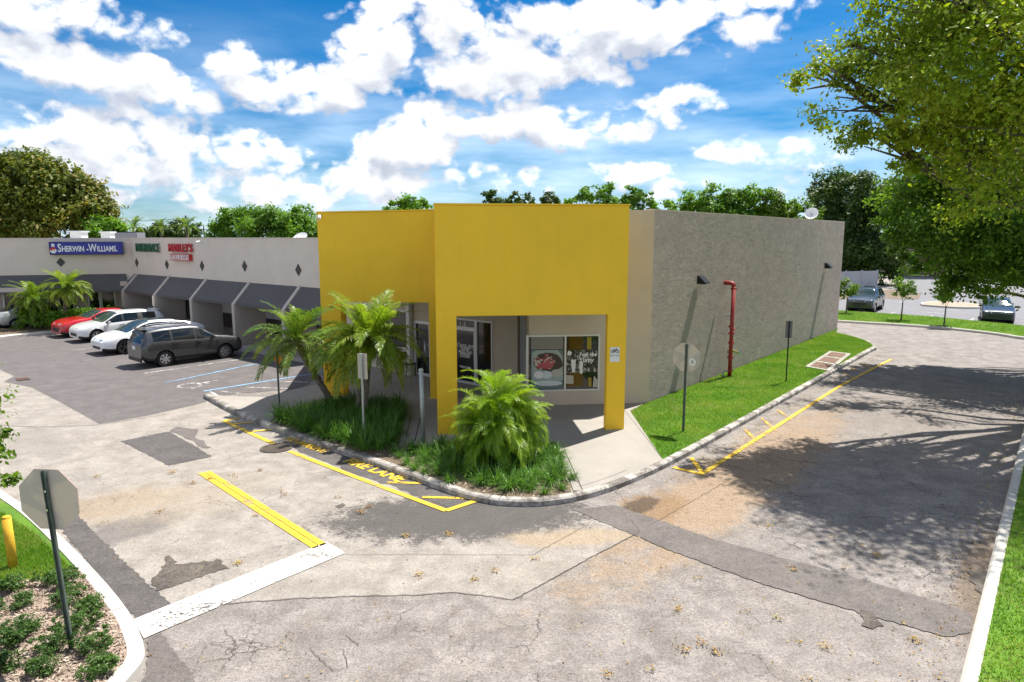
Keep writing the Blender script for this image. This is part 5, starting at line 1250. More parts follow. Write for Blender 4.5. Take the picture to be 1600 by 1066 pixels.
# drain grate and manhole
p4 = PX([(24, 592), (44, 590), (48, 594), (27, 596.5)]); cx_ = (sum(q[0] for q in p4)/4, sum(q[1] for q in p4)/4); o = empty('drain_grate', (*cx_, Z_LOT)); tag(o, 'black iron drain grate in the parking lot paving', 'drain')
mb = MB(); mb.prism(p4, Z_LOT+.001, Z_LOT+.006); mb.build('frame', MATS['black_metal'], o)
for i in range(5):
    mb = MB(); t0_, t1_ = .06+i*.19, .06+i*.19+.12; mb.prism([bil(p4, t0_, .1), bil(p4, t1_, .1), bil(p4, t1_, .9), bil(p4, t0_, .9)], Z_LOT+.0065, Z_LOT+.02); mb.build('bar', MATS['rust_cover'], o)
c_ = G(432, 701); o = empty('manhole_cover', (*c_, Z_DRIVE)); tag(o, 'round rusty manhole cover in the yellow fire lane line', 'manhole')
mb = MB(); mb.lathe((*c_, Z_PAINT+.004), [(.40, 0), (.40, .004), (.34, .005)], 28); mb.build('frame', MATS['broken_base'], o); mb = MB(); mb.lathe((*c_, Z_PAINT+.0095), [(.33, 0), (.33, .004)], 28); mb.build('cover', mat('iron_cover', fn=weathered((.055, .04, .03), .4, 6)), o)
# utility poles with cross arms and wires
poles = []
for (u, vt, Y, lab) in ((290, 337, 95, 'taller timber utility pole with cross arm behind the strip roof'), (318, 353, 130, 'shorter distant timber utility pole right of the taller pole')):
    x, y, z_ = at(u, vt, Y); o = empty('utility_pole', (x, y, 0)); tag(o, lab, 'utility pole', 'utility poles'); mb = MB(); mb.tube([(x, y, -.1), (x, y, z_)], [.17, .12], 8); mb.build('pole', MATS['timber'], o)
    mb = MB(); mb.box(x-1.1, x+1.1, y-.06, y+.06, z_-.7, z_-.58); mb.build('cross_arm', MATS['timber'], o)
    for dx in (-1, 0, 1):
        mb = MB(); mb.lathe((x+dx, y, z_-.58), [(.06, 0), (.06, .2)], 6); mb.build('insulator', MATS['sign_grey'], o)
    poles.append((x, y, z_-.4))
for dx in (-1, 1):
    pts = []
    a, b_ = Vector(poles[1]), Vector((poles[0][0]-70, poles[0][1]+6, poles[0][2])); c0_ = Vector(poles[0])
    for p_, q_ in ((a, c0_), (c0_, b_)):
        for i in range(10): t = i/10; v = p_.lerp(q_, t); pts.append((v.x+dx, v.y, v.z-4*t*(1-t)*.9))
    mb = MB(); mb.tube(pts, .018, 4); tag(mb.build('power_line', MATS['black_plastic']), 'thin black power line on the %s ends of the pole cross arms' % ('left' if dx < 0 else 'right'), 'cable', 'power lines')

# ------------------------------------------------------------------ vegetation
def leaf_cloud(centres, normals, size, rng, fold=.25, aspect=.55):
    """leaf quads: folded rhombi at the centres, roughly facing normals"""
    n = len(centres)
    nr = normals+rng.normal(0, .55, (n, 3)); nr /= np.linalg.norm(nr, axis=1, keepdims=True)+1e-9
    t = rng.normal(0, 1, (n, 3)); t[:, 2] -= .5; t -= nr*(t*nr).sum(1, keepdims=True); t /= np.linalg.norm(t, axis=1, keepdims=True)+1e-9
    b = np.cross(nr, t); s = size*rng.uniform(.6, 1.3, (n, 1))
    v = np.empty((n, 4, 3)); v[:, 0] = centres-t*s*.5; v[:, 2] = centres+t*s*.5
    v[:, 1] = centres+b*s*aspect*.5+nr*s*fold*.3; v[:, 3] = centres-b*s*aspect*.5+nr*s*fold*.3
    f = np.arange(n*4, dtype=np.int32).reshape(n, 4); return v.reshape(-1, 3), f
def crown_points(blobs, nleaf, clump, rng, shell=.55, cs=(.07, .16)):
    """leaves gathered in twig clumps through the volume of the blobs (x,y,z,rx,ry,rz)"""
    B = np.array(blobs, float); vol = (B[:, 3]*B[:, 4]*B[:, 5])**.62; vol /= vol.sum()
    C = []; Nn = []
    for b, w in zip(B, vol):
        n = max(20, int(nleaf*w)); nc = max(5, int(n/clump))
        # boughs: a few lobes of the blob, so that the outline is lumpy and gaps open between them
        nb = max(5, min(16, nc//3)); bd = rng.normal(0, 1, (nb, 3)); bd[:, 2] += .15; bd /= np.linalg.norm(bd, axis=1, keepdims=True)
        bc = bd*rng.uniform(.45, .80, (nb, 1)); br = rng.uniform(.26, .46, (nb, 1)); bi = rng.integers(0, nb, nc)
        d = rng.normal(0, 1, (nc, 3)); d /= np.linalg.norm(d, axis=1, keepdims=True)
        rr = rng.uniform(shell**3, 1.0, (nc, 1))**(1/3.)*rng.uniform(.8, 1.2, (nc, 1))
        cc = bc[bi]+d*rr*br[bi]*np.array((1.0, 1.0, .75))
        ci = rng.integers(0, nc, n); s_ = rng.uniform(cs[0], cs[1], nc)[ci][:, None]
        off = rng.normal(0, 1, (n, 3))*s_; off[:, 2] = off[:, 2]*.7-np.abs(rng.normal(0, .03, n))
        p = (cc[ci]+off)*b[3:6]+b[0:3]
        nn = d[ci]*.7+np.array([0, 0, .6])+off*1.5; C.append(p); Nn.append(nn)
    return np.concatenate(C), np.concatenate(Nn)
def tree(name, label, base, blobs, nleaf, size, leaf, trunk_r=.25, clump=28, group=None, cat='tree', seed=1, fork=.35, shell=.55, twigs=True):
    rng = np.random.default_rng(seed); o = empty(name, base); tag(o, label, cat, group)
    Cn, Nn = crown_points(blobs, nleaf, clump, rng, shell); v, f = leaf_cloud(Cn, Nn, size, rng)
    link('crown', fast_mesh('crown', v-np.array(base), f, MATS[leaf]), o)
    mb = MB(); top = np.mean([b[:3] for b in blobs], axis=0); bz = base[2]
    fk = Vector((base[0]*.7+top[0]*.3, base[1]*.7+top[1]*.3, bz+(top[2]-bz)*fork))
    mb.tube([(base[0], base[1], bz-.1), (base[0]*.97+fk.x*.03, base[1]*.97+fk.y*.03, bz+.3*(fk.z-bz)), tuple(fk)], [trunk_r*1.25, trunk_r, trunk_r*.8], 10)
    r_ = random.Random(seed)
    for b in blobs:
        c_ = Vector(b[:3]); ln_ = (c_-fk).length; m_ = fk.lerp(c_, .5)+Vector((r_.uniform(-.1, .1), r_.uniform(-.1, .1), r_.uniform(-.02, .14)))*ln_
        pts_ = [fk.lerp(m_, t) if t <= 1 else m_.lerp(c_, t-1) for t in (0, .5, 1, 1.5, 2)]
        pts_ = [q if i_ in (0, 4) else q+Vector((r_.uniform(-1, 1), r_.uniform(-1, 1), r_.uniform(-1, 1)))*ln_*.035 for i_, q in enumerate(pts_)]
        mb.tube([tuple(q) for q in pts_], [trunk_r*q for q in (.34, .25, .18, .12, .06)], 6)
        if twigs:
            for _ in range(5):
                d_ = Vector((r_.gauss(0, 1), r_.gauss(0, 1), r_.gauss(0, .7))).normalized(); e_ = c_+Vector((d_.x*b[3], d_.y*b[4], d_.z*b[5]))*.62
                st_ = m_.lerp(c_, r_.uniform(.3, 1)); mb.tube([tuple(st_), tuple(st_.lerp(e_, .5)+Vector((0, 0, .06*b[3]))), tuple(e_)], [trunk_r*.14, trunk_r*.08, trunk_r*.03], 5)
    mb.build('trunk', MATS['bark'], o, smooth=True); return o
def px_blob(u, v, Y, r, ry=None, rz=None):
    x, y, z = at(u, v, Y); return (x, y, z, r, ry or r, rz or r)
# big overhanging tree on the right verge
bt = [px_blob(1288, 112, 18.5, 1.0), px_blob(1350, 165, 18.6, 1.5), px_blob(1345, 70, 18.8, 1.35), px_blob(1420, 60, 18, 2.1), px_blob(1425, 165, 18.5, 1.8), px_blob(1500, 110, 17.5, 2.6), px_blob(1420, 5, 19, 2.0), px_blob(1490, -30, 18, 2.8),
      px_blob(1560, 40, 16, 2.9), px_blob(1590, 190, 17, 2.9), px_blob(1510, 235, 18.5, 1.7), px_blob(1440, 225, 18.5, 1.0), px_blob(1640, 280, 17.5, 2.6), px_blob(1690, 120, 16, 3.2), px_blob(1700, -60, 17, 3.4), px_blob(1380, 220, 18.6, .75),
      (10.2, 16.6, 10.8, 1.7, 1.5, 1.0), (13.4, 18, 11.5, 2.6, 2.2, 1.6), (16.2, 28, 12, 1.8, 1.8, 1.2), (17.5, 24.5, 9, 1.9, 1.9, 1.3), (15.1, 23.4, 9.4, 1.8, 1.8, 1.3), (13.8, 25, 10.2, 1.4, 1.4, 1.0)]
tree('shade_tree', 'huge yellow green shade tree overhanging the road from the right verge', (20.5, 21.5, .13), bt, 62000, .135, 'leaf_big', .5, 60, 'trees on the right verge', seed=3, fork=.55, shell=.3)
bt2 = [px_blob(1560, 330, 26, 3.0), px_blob(1490, 300, 27, 2.4), px_blob(1430, 300, 28, 1.9), px_blob(1640, 330, 25, 4), px_blob(1470, 370, 28.5, 1.7), px_blob(1530, 400, 27.5, 1.9), px_blob(1600, 385, 26, 1.9), px_blob(1430, 360, 28, 1.2), px_blob(1500, 425, 28.5, 1.0, 1, 1.0), px_blob(1565, 425, 27, .9, .9, .7), px_blob(1480, 440, 28.5, .8, .8, .6), px_blob(1522, 440, 28, .9, .9, .7), px_blob(1440, 405, 29, .9, .9, .8), px_blob(1400, 380, 29.5, .8), px_blob(1650, 410, 25, 1.4, 1.4, 1.1), px_blob(1560, 250, 27, 3), px_blob(1400, 335, 29, .9)]
tree('shade_tree', 'deep green leafy tree hanging low over the far end of the road', (27.5, 27.5, .13), bt2, 75000, .17, 'leaf_deep', .4, 50, 'trees on the right verge', seed=5, fork=.4, shell=.3)
# saplings on the far verge
for i, (u, v, top_, r, lab) in enumerate(((1322, 489, 432, .95, 'young leafy sapling on the far verge nearest the stucco wall'), (1408, 500, 430, 1.0, 'thin trunked young sapling, middle one on the far verge'), (1475, 508, 438, .9, 'young sapling on the far verge under the hanging branches'))):
    p_ = G(u, v, .13); zt_ = at(u, top_, p_[1])[2]
    bl = [(p_[0], p_[1], zt_-r*.75, r*.8, r*.8, r*.8), (p_[0]+.4*r, p_[1], zt_-r*1.1, r*.55, r*.55, r*.45), (p_[0]-.4*r, p_[1]-.2, zt_-r*1.05, r*.55, r*.55, r*.5)]
    tree('sapling', lab, (*p_, .13), bl, 1700, .15, 'leaf_bright', .045, 16, 'saplings on the far verge', seed=20+i, fork=.6, twigs=False)
# background trees
def bg_tree(name, label, u, Y, blobs_px, leaf, nleaf, size, seed, group='trees beyond the buildings', cat='tree'):
    bl = [px_blob(a, b, Y+dy, r) for a, b, r, dy in blobs_px]; x = at(u, 400, Y)[0]
    tree(name, label, (x, Y, 0), bl, int(nleaf*1.5), size, leaf, .35, 26, group, cat, seed, .45, twigs=False)
bg_tree('broad_tree', 'broad olive tree at the far left behind the strip', 40, 62, [(40, 290, 3.6, 0), (95, 310, 3.2, 0), (-20, 290, 4, 1), (20, 335, 3.4, -1), (120, 300, 2.2, 0), (140, 330, 2.4, 0), (90, 345, 3, -1), (150, 350, 2, -.5), (10, 268, 2, .5), (75, 280, 2, 0), (-60, 320, 4, 1)], 'leaf_olive', 48000, .38, 31)
bg_tree('broad_tree', 'rounded bright green tree top just right of the olive tree', 180, 60, [(165, 362, 1.6, 0), (182, 366, 1.3, 0), (150, 368, 1.2, -1)], 'leaf_mid', 3500, .3, 32)
bg_tree('broad_tree', 'low dark green trees behind the strip beside the utility pole', 262, 90, [(245, 364, 1.6, 0), (270, 362, 2, 0), (300, 368, 1.6, 0), (225, 370, 1.4, 0)], 'leaf_dark', 4500, .36, 33)
bg_tree('broad_tree', 'wide leafy green tree behind the strip left of the yellow frame', 410, 66, [(360, 352, 1.9, 0), (395, 346, 2.0, 0), (430, 346, 2.1, 0), (462, 350, 1.9, 0), (485, 362, 1.6, 0), (345, 365, 1.5, 0), (410, 362, 2.2, -1), (450, 365, 2, -1), (510, 368, 1.6, 0)], 'leaf_mid', 16000, .30, 34)
bg_tree('broad_tree', 'small green tree top showing above the low yellow frame', 637, 62, [(637, 325, 1.4, 0), (615, 328, 1.0, 0), (660, 327, 1.0, 0), (637, 345, 2.2, 0), (637, 370, 2.4, 0)], 'leaf_mid', 5000, .3, 35)
bg_tree('feathery_tree', 'dark feathery tree top above the tall yellow frame, leftmost', 768, 75, [(768, 303, 1.0, 0), (772, 318, 1.0, 0), (765, 345, 1.6, 0)], 'leaf_dark', 1600, .34, 36)
bg_tree('feathery_tree', 'brownish low tree top above the yellow frame, second from left', 810, 75, [(805, 316, 1.2, 0), (825, 318, 1.1, 0), (790, 318, .9, 0), (810, 345, 2.0, 0)], 'leaf_dark', 2200, .34, 37)
bg_tree('feathery_tree', 'dark rounded tree top above the centre of the yellow frame', 862, 75, [(855, 312, 1.1, 0), (870, 316, 1.0, 0), (842, 318, .8, 0), (862, 345, 1.8, 0)], 'leaf_dark', 2200, .34, 38)
bg_tree('broad_tree', 'light green airy tree above the right part of the yellow frame', 960, 58, [(920, 308, 1.1, 0), (900, 316, .9, 0), (955, 302, 1.2, 0), (985, 302, 1.1, 0), (1005, 312, 1.1, 0), (1020, 322, .8, 0), (940, 322, 1.2, 0), (980, 325, 1.4, 0), (960, 350, 2.4, 0)], 'leaf_mid', 7000, .26, 39)
bg_tree('broad_tree', 'wide bright green tree above the left part of the stucco wall', 1120, 56, [(1060, 322, 1.2, 0), (1090, 316, 1.3, 0), (1120, 312, 1.5, 0), (1150, 318, 1.4, 0), (1180, 312, 1.5, 0), (1110, 335, 1.8, 0), (1160, 335, 1.8, 0), (1130, 360, 2.4, 0)], 'leaf_mid', 11000, .26, 40)
bg_tree('broad_tree', 'sunlit green tree above the middle of the stucco wall', 1215, 56, [(1205, 318, 1.4, 0), (1230, 324, 1.3, 0), (1250, 335, 1.3, 0), (1190, 330, 1.4, 0), (1225, 345, 1.8, 0), (1275, 345, 1.2, 0), (1225, 372, 2.4, 0)], 'leaf_bright', 8000, .26, 41)
bg_tree('dense_tree', 'tall dark evergreen tree rising behind the far end of the stucco wall', 1330, 78, [(1330, 295, 3.2, 0), (1290, 300, 2.6, 0), (1370, 310, 3, 0), (1320, 345, 4, 0), (1365, 360, 3.6, 0), (1300, 350, 3, 1), (1385, 400, 3, 0), (1330, 395, 4, 0), (1305, 400, 3, 0), (1350, 425, 2.6, 0)], 'leaf_dark', 30000, .40, 42)
bg_tree('dense_tree', 'dark tree mass behind the house beyond the far lot', 1460, 95, [(1430, 330, 4, 0), (1480, 330, 5, 0), (1540, 330, 5, 0), (1600, 340, 6, 0), (1440, 375, 3.5, 2), (1500, 380, 4, 0), (1560, 390, 4, 0), (1620, 400, 5, 0), (1680, 360, 6, 0)], 'leaf_dark', 18000, .6, 43)
bg_tree('dense_tree', 'dark hedge like tree line beyond the far parking lot', 1400, 125, [(1330, 395, 5, 0), (1380, 395, 5, 0), (1250, 385, 6, 0), (1430, 385, 5, 0)], 'leaf_dark', 6000, .7, 44)
# far wood that closes the horizon
rng = np.random.default_rng(77); bl = []
for x in np.arange(-420, 430, 13.0):
    yy = 330+rng.uniform(-25, 25); bl.append((x+rng.uniform(-4, 4), yy, rng.uniform(2.0, 4.0), 9, 6, rng.uniform(3.5, 6.0)))
Cn, Nn = crown_points(bl, 26000, 30, rng); v_, f_ = leaf_cloud(Cn, Nn, 1.5, rng); S(link('far_wood', fast_mesh('far_wood', v_, f_, MATS['leaf_dark'])))['kind'] = 'stuff'
# fence and house beyond the far lot
def fence_wall(a, b_, h, label):
    o = empty('boundary_fence', (*a, 0)); tag(o, label, 'fence'); D = Vector((b_[0]-a[0], b_[1]-a[1])); ln = D.length; D.normalize(); D = (D.x, D.y); Nn = (D[1], -D[0])
    n = int(ln/2.2); 
    for i in range(n):
        mb = MB(); mb.slab(P(a, D, i*ln/n+.08), D, Nn, [(0, .05), (0, h), (ln/n-.16, h), (ln/n-.16, .05)], .05); mb.build('panel', mat('fence_paint', fn=weathered((.42, .42, .45), .1, 1)), o)
    for i in range(n+1):
        mb = MB(); mb.obox(P(a, D, i*ln/n), D, Nn, .075, .075, 0, h+.1); mb.build('post', MATS['fence_paint'], o)
fa = G(1295, 452); fb = G(1369, 449); fence_wall(fa, fb, at(1340, 425, fa[1])[2], 'pale grey panel fence across the far lot beside the dark tree')
hb = empty('house', (*at(1425, 425, 100)[:2], 0)); tag(hb, 'beige house with brown roof behind the trees beyond the far lot', 'house'); hx, hy = hb.location.x, 100
mb = MB(); mb.box(hx-2.6, hx+7, hy, hy+8, 0, 3.2); mb.build('wall', mat('house_wall', fn=weathered((.42, .33, .24), .1, 1)), hb)
mb = MB(); mb.add([(hx-3.2, hy-.6, 3.15), (hx+7.6, hy-.6, 3.15), (hx+7.6, hy+8.6, 3.15), (hx-3.2, hy+8.6, 3.15), (hx, hy+4, 5.2), (hx+4.4, hy+4, 5.2)], [(3, 2, 1, 0), (0, 1, 5, 4), (1, 2, 5), (2, 3, 4, 5), (3, 0, 4)]); mb.build('roof', mat('house_roof', fn=weathered((.16, .11, .08), .2, 2)), hb)
for dx in (.2, 3.5):
    mb = MB(); mb.box(hx+dx-.5, hx+dx+.5, hy-.04, hy-.002, 1, 2.2); mb.build('window', MATS['dark_glass'], hb)
# far lot: stall lines, mulch island, entrance drive
mb = MB()
for (a, b_) in (((1383, 493), (1398, 488)), ((1446, 498), (1458, 493)), ((1510, 504), (1522, 497.5)), ((1440, 488), (1478, 490.5)), ((1404, 473), (1414, 472)), ((1330, 487), (1340, 483)), ((1464, 484), (1500, 486))): strip(mb, PX([a, b_]), .14, .016)
S(mb.build('parking_line', MATS['paint_white_worn']))
mi_ = smooth_line(PX([(1438, 476), (1455, 473), (1490, 474), (1535, 478), (1537, 483), (1500, 483), (1455, 480), (1440, 478.5)]), 1)
mb = MB(); mb.prism(mi_, 0, .14); S(mb.build('traffic_island', MATS['kerb_white'])); cxm = (sum(p[0] for p in mi_)/len(mi_), sum(p[1] for p in mi_)/len(mi_))
tri_sheet('island_bed', [(cxm[0]+(p[0]-cxm[0])*.93, cxm[1]+(p[1]-cxm[1])*.9) for p in mi_], .145, mat('pale_mulch', fn=weathered((.33, .24, .17), .2, 3)))
tri_sheet('far_drive', PX([(1369, 452), (1372, 432), (1400, 428), (1404, 447), (1380, 455)]), .018, MATS['drive_paving'])
tri_sheet('far_bed', PX([(1300, 462), (1345, 455), (1395, 453), (1440, 459), (1435, 468), (1400, 468), (1340, 465), (1305, 470)]), .02, MATS['soil'])
tri_sheet('far_lawn', PX([(1370, 431), (1440, 431), (1440, 424), (1371, 424)]), .03, MATS['grass_ground'])

# --- palms
def frond_mesh(nm, length, el0, droop, nl, ll, m, seed, width=.024, fall=.35, spread=1.0):
    """a feather leaf growing from the origin along +X: curved rachis with leaflets"""
    r_ = np.random.default_rng(seed); V = []; Fc = []
    n = 22; pts = []; x = z = 0.0; e = el0; st_ = length/n
    pts.append((0, 0, 0))
    for i in range(n):
        e -= droop/n*(.5+1.1*i/n); x += math.cos(e)*st_; z += math.sin(e)*st_; pts.append((x, 0, z))
    pts = np.array(pts)
    for i in range(n):       # rachis: thin three-sided rib as quads
        w = .014*(1-i/n)+.004; a, b = pts[i], pts[i+1]
        for (d0, d1) in (((0, w, 0), (0, -w, 0)), ((0, -w, 0), (0, 0, w)), ((0, 0, w), (0, w, 0))):
            o = len(V); V += [a+d0, b+d0, b+d1, a+d1]; Fc.append((o, o+1, o+2, o+3))
    for i in range(nl):
        t = .10+.90*(i/(nl-1)); f = t*n; j = min(int(f), n-1); p = pts[j]+(pts[j+1]-pts[j])*(f-j); tan = pts[j+1]-pts[j]; tan = tan/np.linalg.norm(tan); up = np.array((-tan[2], 0, tan[0]))
        l_ = ll*(math.sin(min(1, t*1.9+.18)*math.pi/2))*(1-.62*max(0, t-.45)/.55)*r_.uniform(.85, 1.12)
        for sg in (1, -1):
            ang = (1.15-.55*t)*spread+r_.normal(0, .08); d = tan*math.cos(ang)+np.array((0, sg, 0))*math.sin(ang)+up*(.22+r_.normal(0, .1)); d /= np.linalg.norm(d)
            m1 = p+d*l_*.5; d2 = d+np.array((0, 0, -fall*r_.uniform(.6, 1.6))); d2 /= np.linalg.norm(d2); e_ = m1+d2*l_*.5
            wv = np.cross(d, up); wv /= np.linalg.norm(wv)+1e-9; wv = wv*width*.5*r_.uniform(.8, 1.2)
            o = len(V); V += [p-wv*.5, p+wv*.5, m1+wv, m1-wv]; Fc.append((o, o+1, o+2, o+3)); o = len(V); V += [m1-wv, m1+wv, e_+wv*.12, e_-wv*.12]; Fc.append((o, o+1, o+2, o+3))
    return fast_mesh(nm, np.array(V), np.array(Fc, dtype=np.int32), m)
def frond_set(m, length, nl, ll, seed, width=.024, k=4, dr=1.0):
    return {key: [frond_mesh('frond', length, el, d*dr, nl, ll, m, seed+10*q+i, width, fl) for i in range(k)] for q, (key, el, d, fl) in enumerate((('up', 1.15, 1.0, .25), ('mid', .62, 1.45, .4), ('low', .12, 1.35, .6), ('hang', -.35, 1.0, .8)))}
FR = frond_set(MATS['leaf_palm'], 1.45, 46, .34, 100); FRD = frond_set(MATS['leaf_palm_dark'], 1.45, 46, .32, 200)
def palm(name, label, base, top, r0, r1, fronds, counts, sc, seed, group, wind=(0, 0), stems=None):
    r_ = random.Random(seed); o = empty(name, base); tag(o, label, 'palm', group); b = Vector(base)
    for (st_b, st_t) in (stems or [(base, top)]):
        mb = MB(); p0_, p1_ = Vector(st_b)-b, Vector(st_t)-b; bend = Vector((r_.uniform(-.06, .06), 0, 0)); nseg = 26; pts = []; rs = []
        for i in range(nseg+1):
            t = i/nseg; q = p0_.lerp(p1_, t)+bend*math.sin(t*math.pi); q.z += .18*math.sin(t*math.pi)*(p1_-p0_).xy.length*.4; pts.append(tuple(q)); rs.append((r0*(1-t)+r1*t)*(1.0+(.16 if i % 2 else -.05)))
        mb.tube(pts, rs, 10); mb.build('trunk', MATS['palm_bark'], o, local=True)
        mb = MB()
        for i in range(26):       # old leaf bases below the crown
            t = r_.uniform(.70, 1.0); q = Vector(pts[int(t*nseg)]); a = r_.uniform(0, 6.28); d_ = Vector((math.cos(a), math.sin(a), 1.1)).normalized(); mb.tube([tuple(q), tuple(q+d_*.16)], [.03, .012], 5)
        mb.build('leaf_bases', MATS['palm_boot'], o, local=True)
        n_i = 0
        for key, n in counts.items():
            for i in range(n):
                a = 2*math.pi*(i+r_.uniform(-.3, .3))/n+{'up': 0, 'mid': .4, 'low': .9, 'hang': .2}[key]; me = r_.choice(fronds[key])
                f = link('frond', me, o, tuple(p1_+Vector((math.cos(a)*.04, math.sin(a)*.04, .02+{'up': .06, 'mid': .02, 'low': -.02, 'hang': -.06}[key]))), (r_.uniform(-.25, .25)+0, r_.uniform(-.18, .18), a), sc*r_.uniform(.85, 1.1))
                if wind != (0, 0):
                    f.rotation_euler = (f.rotation_euler[0]+.25*math.sin(wind[0]-a), f.rotation_euler[1]+wind[1]*-math.cos(wind[0]-a), a+wind[1]*.5*math.sin(wind[0]-a))
    return o
b_ = G(524, 637, .13); Yp = b_[1]+.2; cA = at(462, 535, b_[1]-.2)
palm('pygmy_palm', 'leaning palm with dark fronds at the left end of the planting bed', (*b_, .13), cA, .085, .10, FRD, dict(up=11, mid=13, low=11, hang=6), 1.06, 1, 'palms in the planting bed', (rad(200), .15))
b1_ = G(557, 652, .13); b2_ = G(569, 655, .13); c1_ = at(567, 535, b1_[1]); c2_ = at(577, 532, b2_[1]+.05)
palm('pygmy_palm', 'twin stemmed palm with full bright crown before the low yellow frame', (*b1_, .13), c1_, .075, .085, FR, dict(up=9, mid=14, low=14, hang=8), 1.18, 2, 'palms in the planting bed', (rad(185), .1), stems=[((*b1_, .13), c1_), ((*b2_, .13), c2_)])
for i, (u, v, ct, sd0, lab) in enumerate(((88, 512, (52, 467), 11, 'left palm with spreading fronds on the hedge island'), (101, 513, (104, 451), 12, 'right palm with pale trunk on the hedge island beside the shop door'))):
    b_ = G(u, v, .14); c_ = at(ct[0], ct[1], b_[1]-.3); palm('island_palm', lab, (*b_, .14), c_, .12, .12, FR, dict(up=9, mid=16, low=15, hang=5), 1.0, sd0, 'palms on the hedge island')
# small far palms
for i, (u, v, Y, lab) in enumerate(((208, 356, 85, 'small distant palm silhouette left of the utility pole'), (252, 358, 88, 'low distant palm top among dark trees'), (292, 355, 86, 'distant palm crown in front of the utility pole'))):
    c_ = at(u, v, Y); palm('distant_palm', lab, (c_[0], c_[1], 0), c_, .16, .13, FRD, dict(up=6, mid=8, low=7), 1.3, 30+i, 'distant palms behind the strip')
# areca style weeping bush in front of the porch
FA = frond_set(MATS['leaf_areca'], 1.75, 66, .40, 400, .019, 5, 1.55)
b_ = G(778, 722, .13); o = empty('weeping_palm_bush', (*b_, .13)); tag(o, 'large weeping bright green palm bush in front of the porch', 'bush'); r_ = random.Random(5)
for i in range(11):
    a = r_.uniform(0, 6.28); rr = r_.uniform(.05, .28); h_ = r_.uniform(.7, 1.5); mb = MB(); mb.tube([(rr*math.cos(a), rr*math.sin(a), -.05), (rr*1.7*math.cos(a), rr*1.7*math.sin(a), h_)], [.03, .022], 6); mb.build('stem', MATS['post_green'], o, local=True)
for i in range(270):
    key = r_.choice(['up']*5+['mid']*5+['low']*5+['hang']*4); a = r_.uniform(0, 2*math.pi); rr = r_.uniform(.0, .55)
    h_ = {'up': r_.uniform(.7, 1.9), 'mid': r_.uniform(.6, 1.95), 'low': r_.uniform(.6, 1.8), 'hang': r_.uniform(.6, 1.8)}[key]*(1-.45*rr/.55)
    f = link('frond', r_.choice(FA[key]), o, (rr*math.cos(a), rr*math.sin(a), h_), (r_.uniform(-.4, .4), r_.uniform(-.25, .25), a+r_.uniform(-.5, .5)), r_.uniform(.40, .66))
# liriope clumps
def clump_mesh(nm, n, h, spread, w, m, seed):
    r_ = np.random.default_rng(seed); V = []; Fc = []
    for i in range(n):
        a = r_.uniform(0, 6.283); rr = r_.uniform(0, .10); lean = r_.uniform(.15, 1.0); l_ = h*r_.uniform(.7, 1.2); p = np.array((rr*math.cos(a), rr*math.sin(a), 0.)); d = np.array((math.cos(a)*lean*spread, math.sin(a)*lean*spread, 1.0)); wv = np.array((-math.sin(a), math.cos(a), 0))*w
        pp = [p]; d = d/np.linalg.norm(d)
        for s_ in range(3):
            pp.append(pp[-1]+d*l_/3); d = d+np.array((math.cos(a)*.35*lean, math.sin(a)*.35*lean, -.62*lean-.1)); d = d/np.linalg.norm(d)
        ws2 = (1, 1, .75, .12)
        for s_ in range(3): o = len(V); V += [pp[s_]-wv*ws2[s_], pp[s_]+wv*ws2[s_], pp[s_+1]+wv*ws2[s_+1], pp[s_+1]-wv*ws2[s_+1]]; Fc.append((o, o+1, o+2, o+3))
    return fast_mesh(nm, np.array(V), np.array(Fc, dtype=np.int32), m)
LIR = [clump_mesh('liriope_clump', 95, .46, 1.0, .008, MATS['leaf_liriope'], 50+i) for i in range(4)]
def inside(p, poly):
    c_ = False
    for i in range(len(poly)):
        a, b = poly[i], poly[i-1]
        if (a[1] > p[1]) != (b[1] > p[1]) and p[0] < (b[0]-a[0])*(p[1]-a[1])/(b[1]-a[1])+a[0]: c_ = not c_
    return c_
bed_a = PX([(425, 655), (470, 645), (520, 634), (560, 632), (625, 636), (632, 655), (620, 694), (580, 708), (520, 692), (470, 675)], .13)
bed_b = PX([(640, 706), (700, 698), (865, 700), (882, 730), (890, 752), (850, 762), (790, 766), (740, 760), (690, 742)], .13)
bed_c = PX([(590, 706), (640, 706), (690, 742), (740, 762), (700, 762), (630, 730)], .13)
r_ = random.Random(9)
def fill(poly, spacing, lab, sc0, sc1, grp):
    xs_ = [p[0] for p in poly]; ys_ = [p[1] for p in poly]; y = min(ys_); row = 0; n = 0
    while y < max(ys_):
        x = min(xs_)+(spacing/2 if row % 2 else 0)
        while x < max(xs_):
            p_ = (x+r_.uniform(-.09, .09), y+r_.uniform(-.09, .09))
            if inside(p_, poly): tag(link('liriope_clump', r_.choice(LIR), None, (*p_, .135), (0, 0, r_.uniform(0, 6.28)), r_.uniform(sc0, sc1)), lab, 'plant', grp); n += 1
            x += spacing
        y += spacing*.87; row += 1
    return n
n1 = fill(bed_a, .34, 'dark green grassy clump in the dense bed under the two palms', .95, 1.25, 'grassy clumps under the palms')
n2 = fill(bed_b, .40, 'dark green grassy clump around the foot of the weeping palm bush', .8, 1.1, 'grassy clumps around the weeping bush')
n3 = fill(bed_c, .44, 'small bright grassy clump along the kerb between path and bush', .5, .75, 'small grassy clumps along the kerb')
for (u, v) in ((852, 772), (878, 766), (828, 768), (895, 750)): p_ = G(u, v, .13); tag(link('liriope_clump', LIR[0], None, (*p_, .135), (0, 0, r_.uniform(0, 6)), .55), 'sparse small grassy clump on bare soil at the kerb corner', 'plant', 'sparse clumps at the kerb corner')
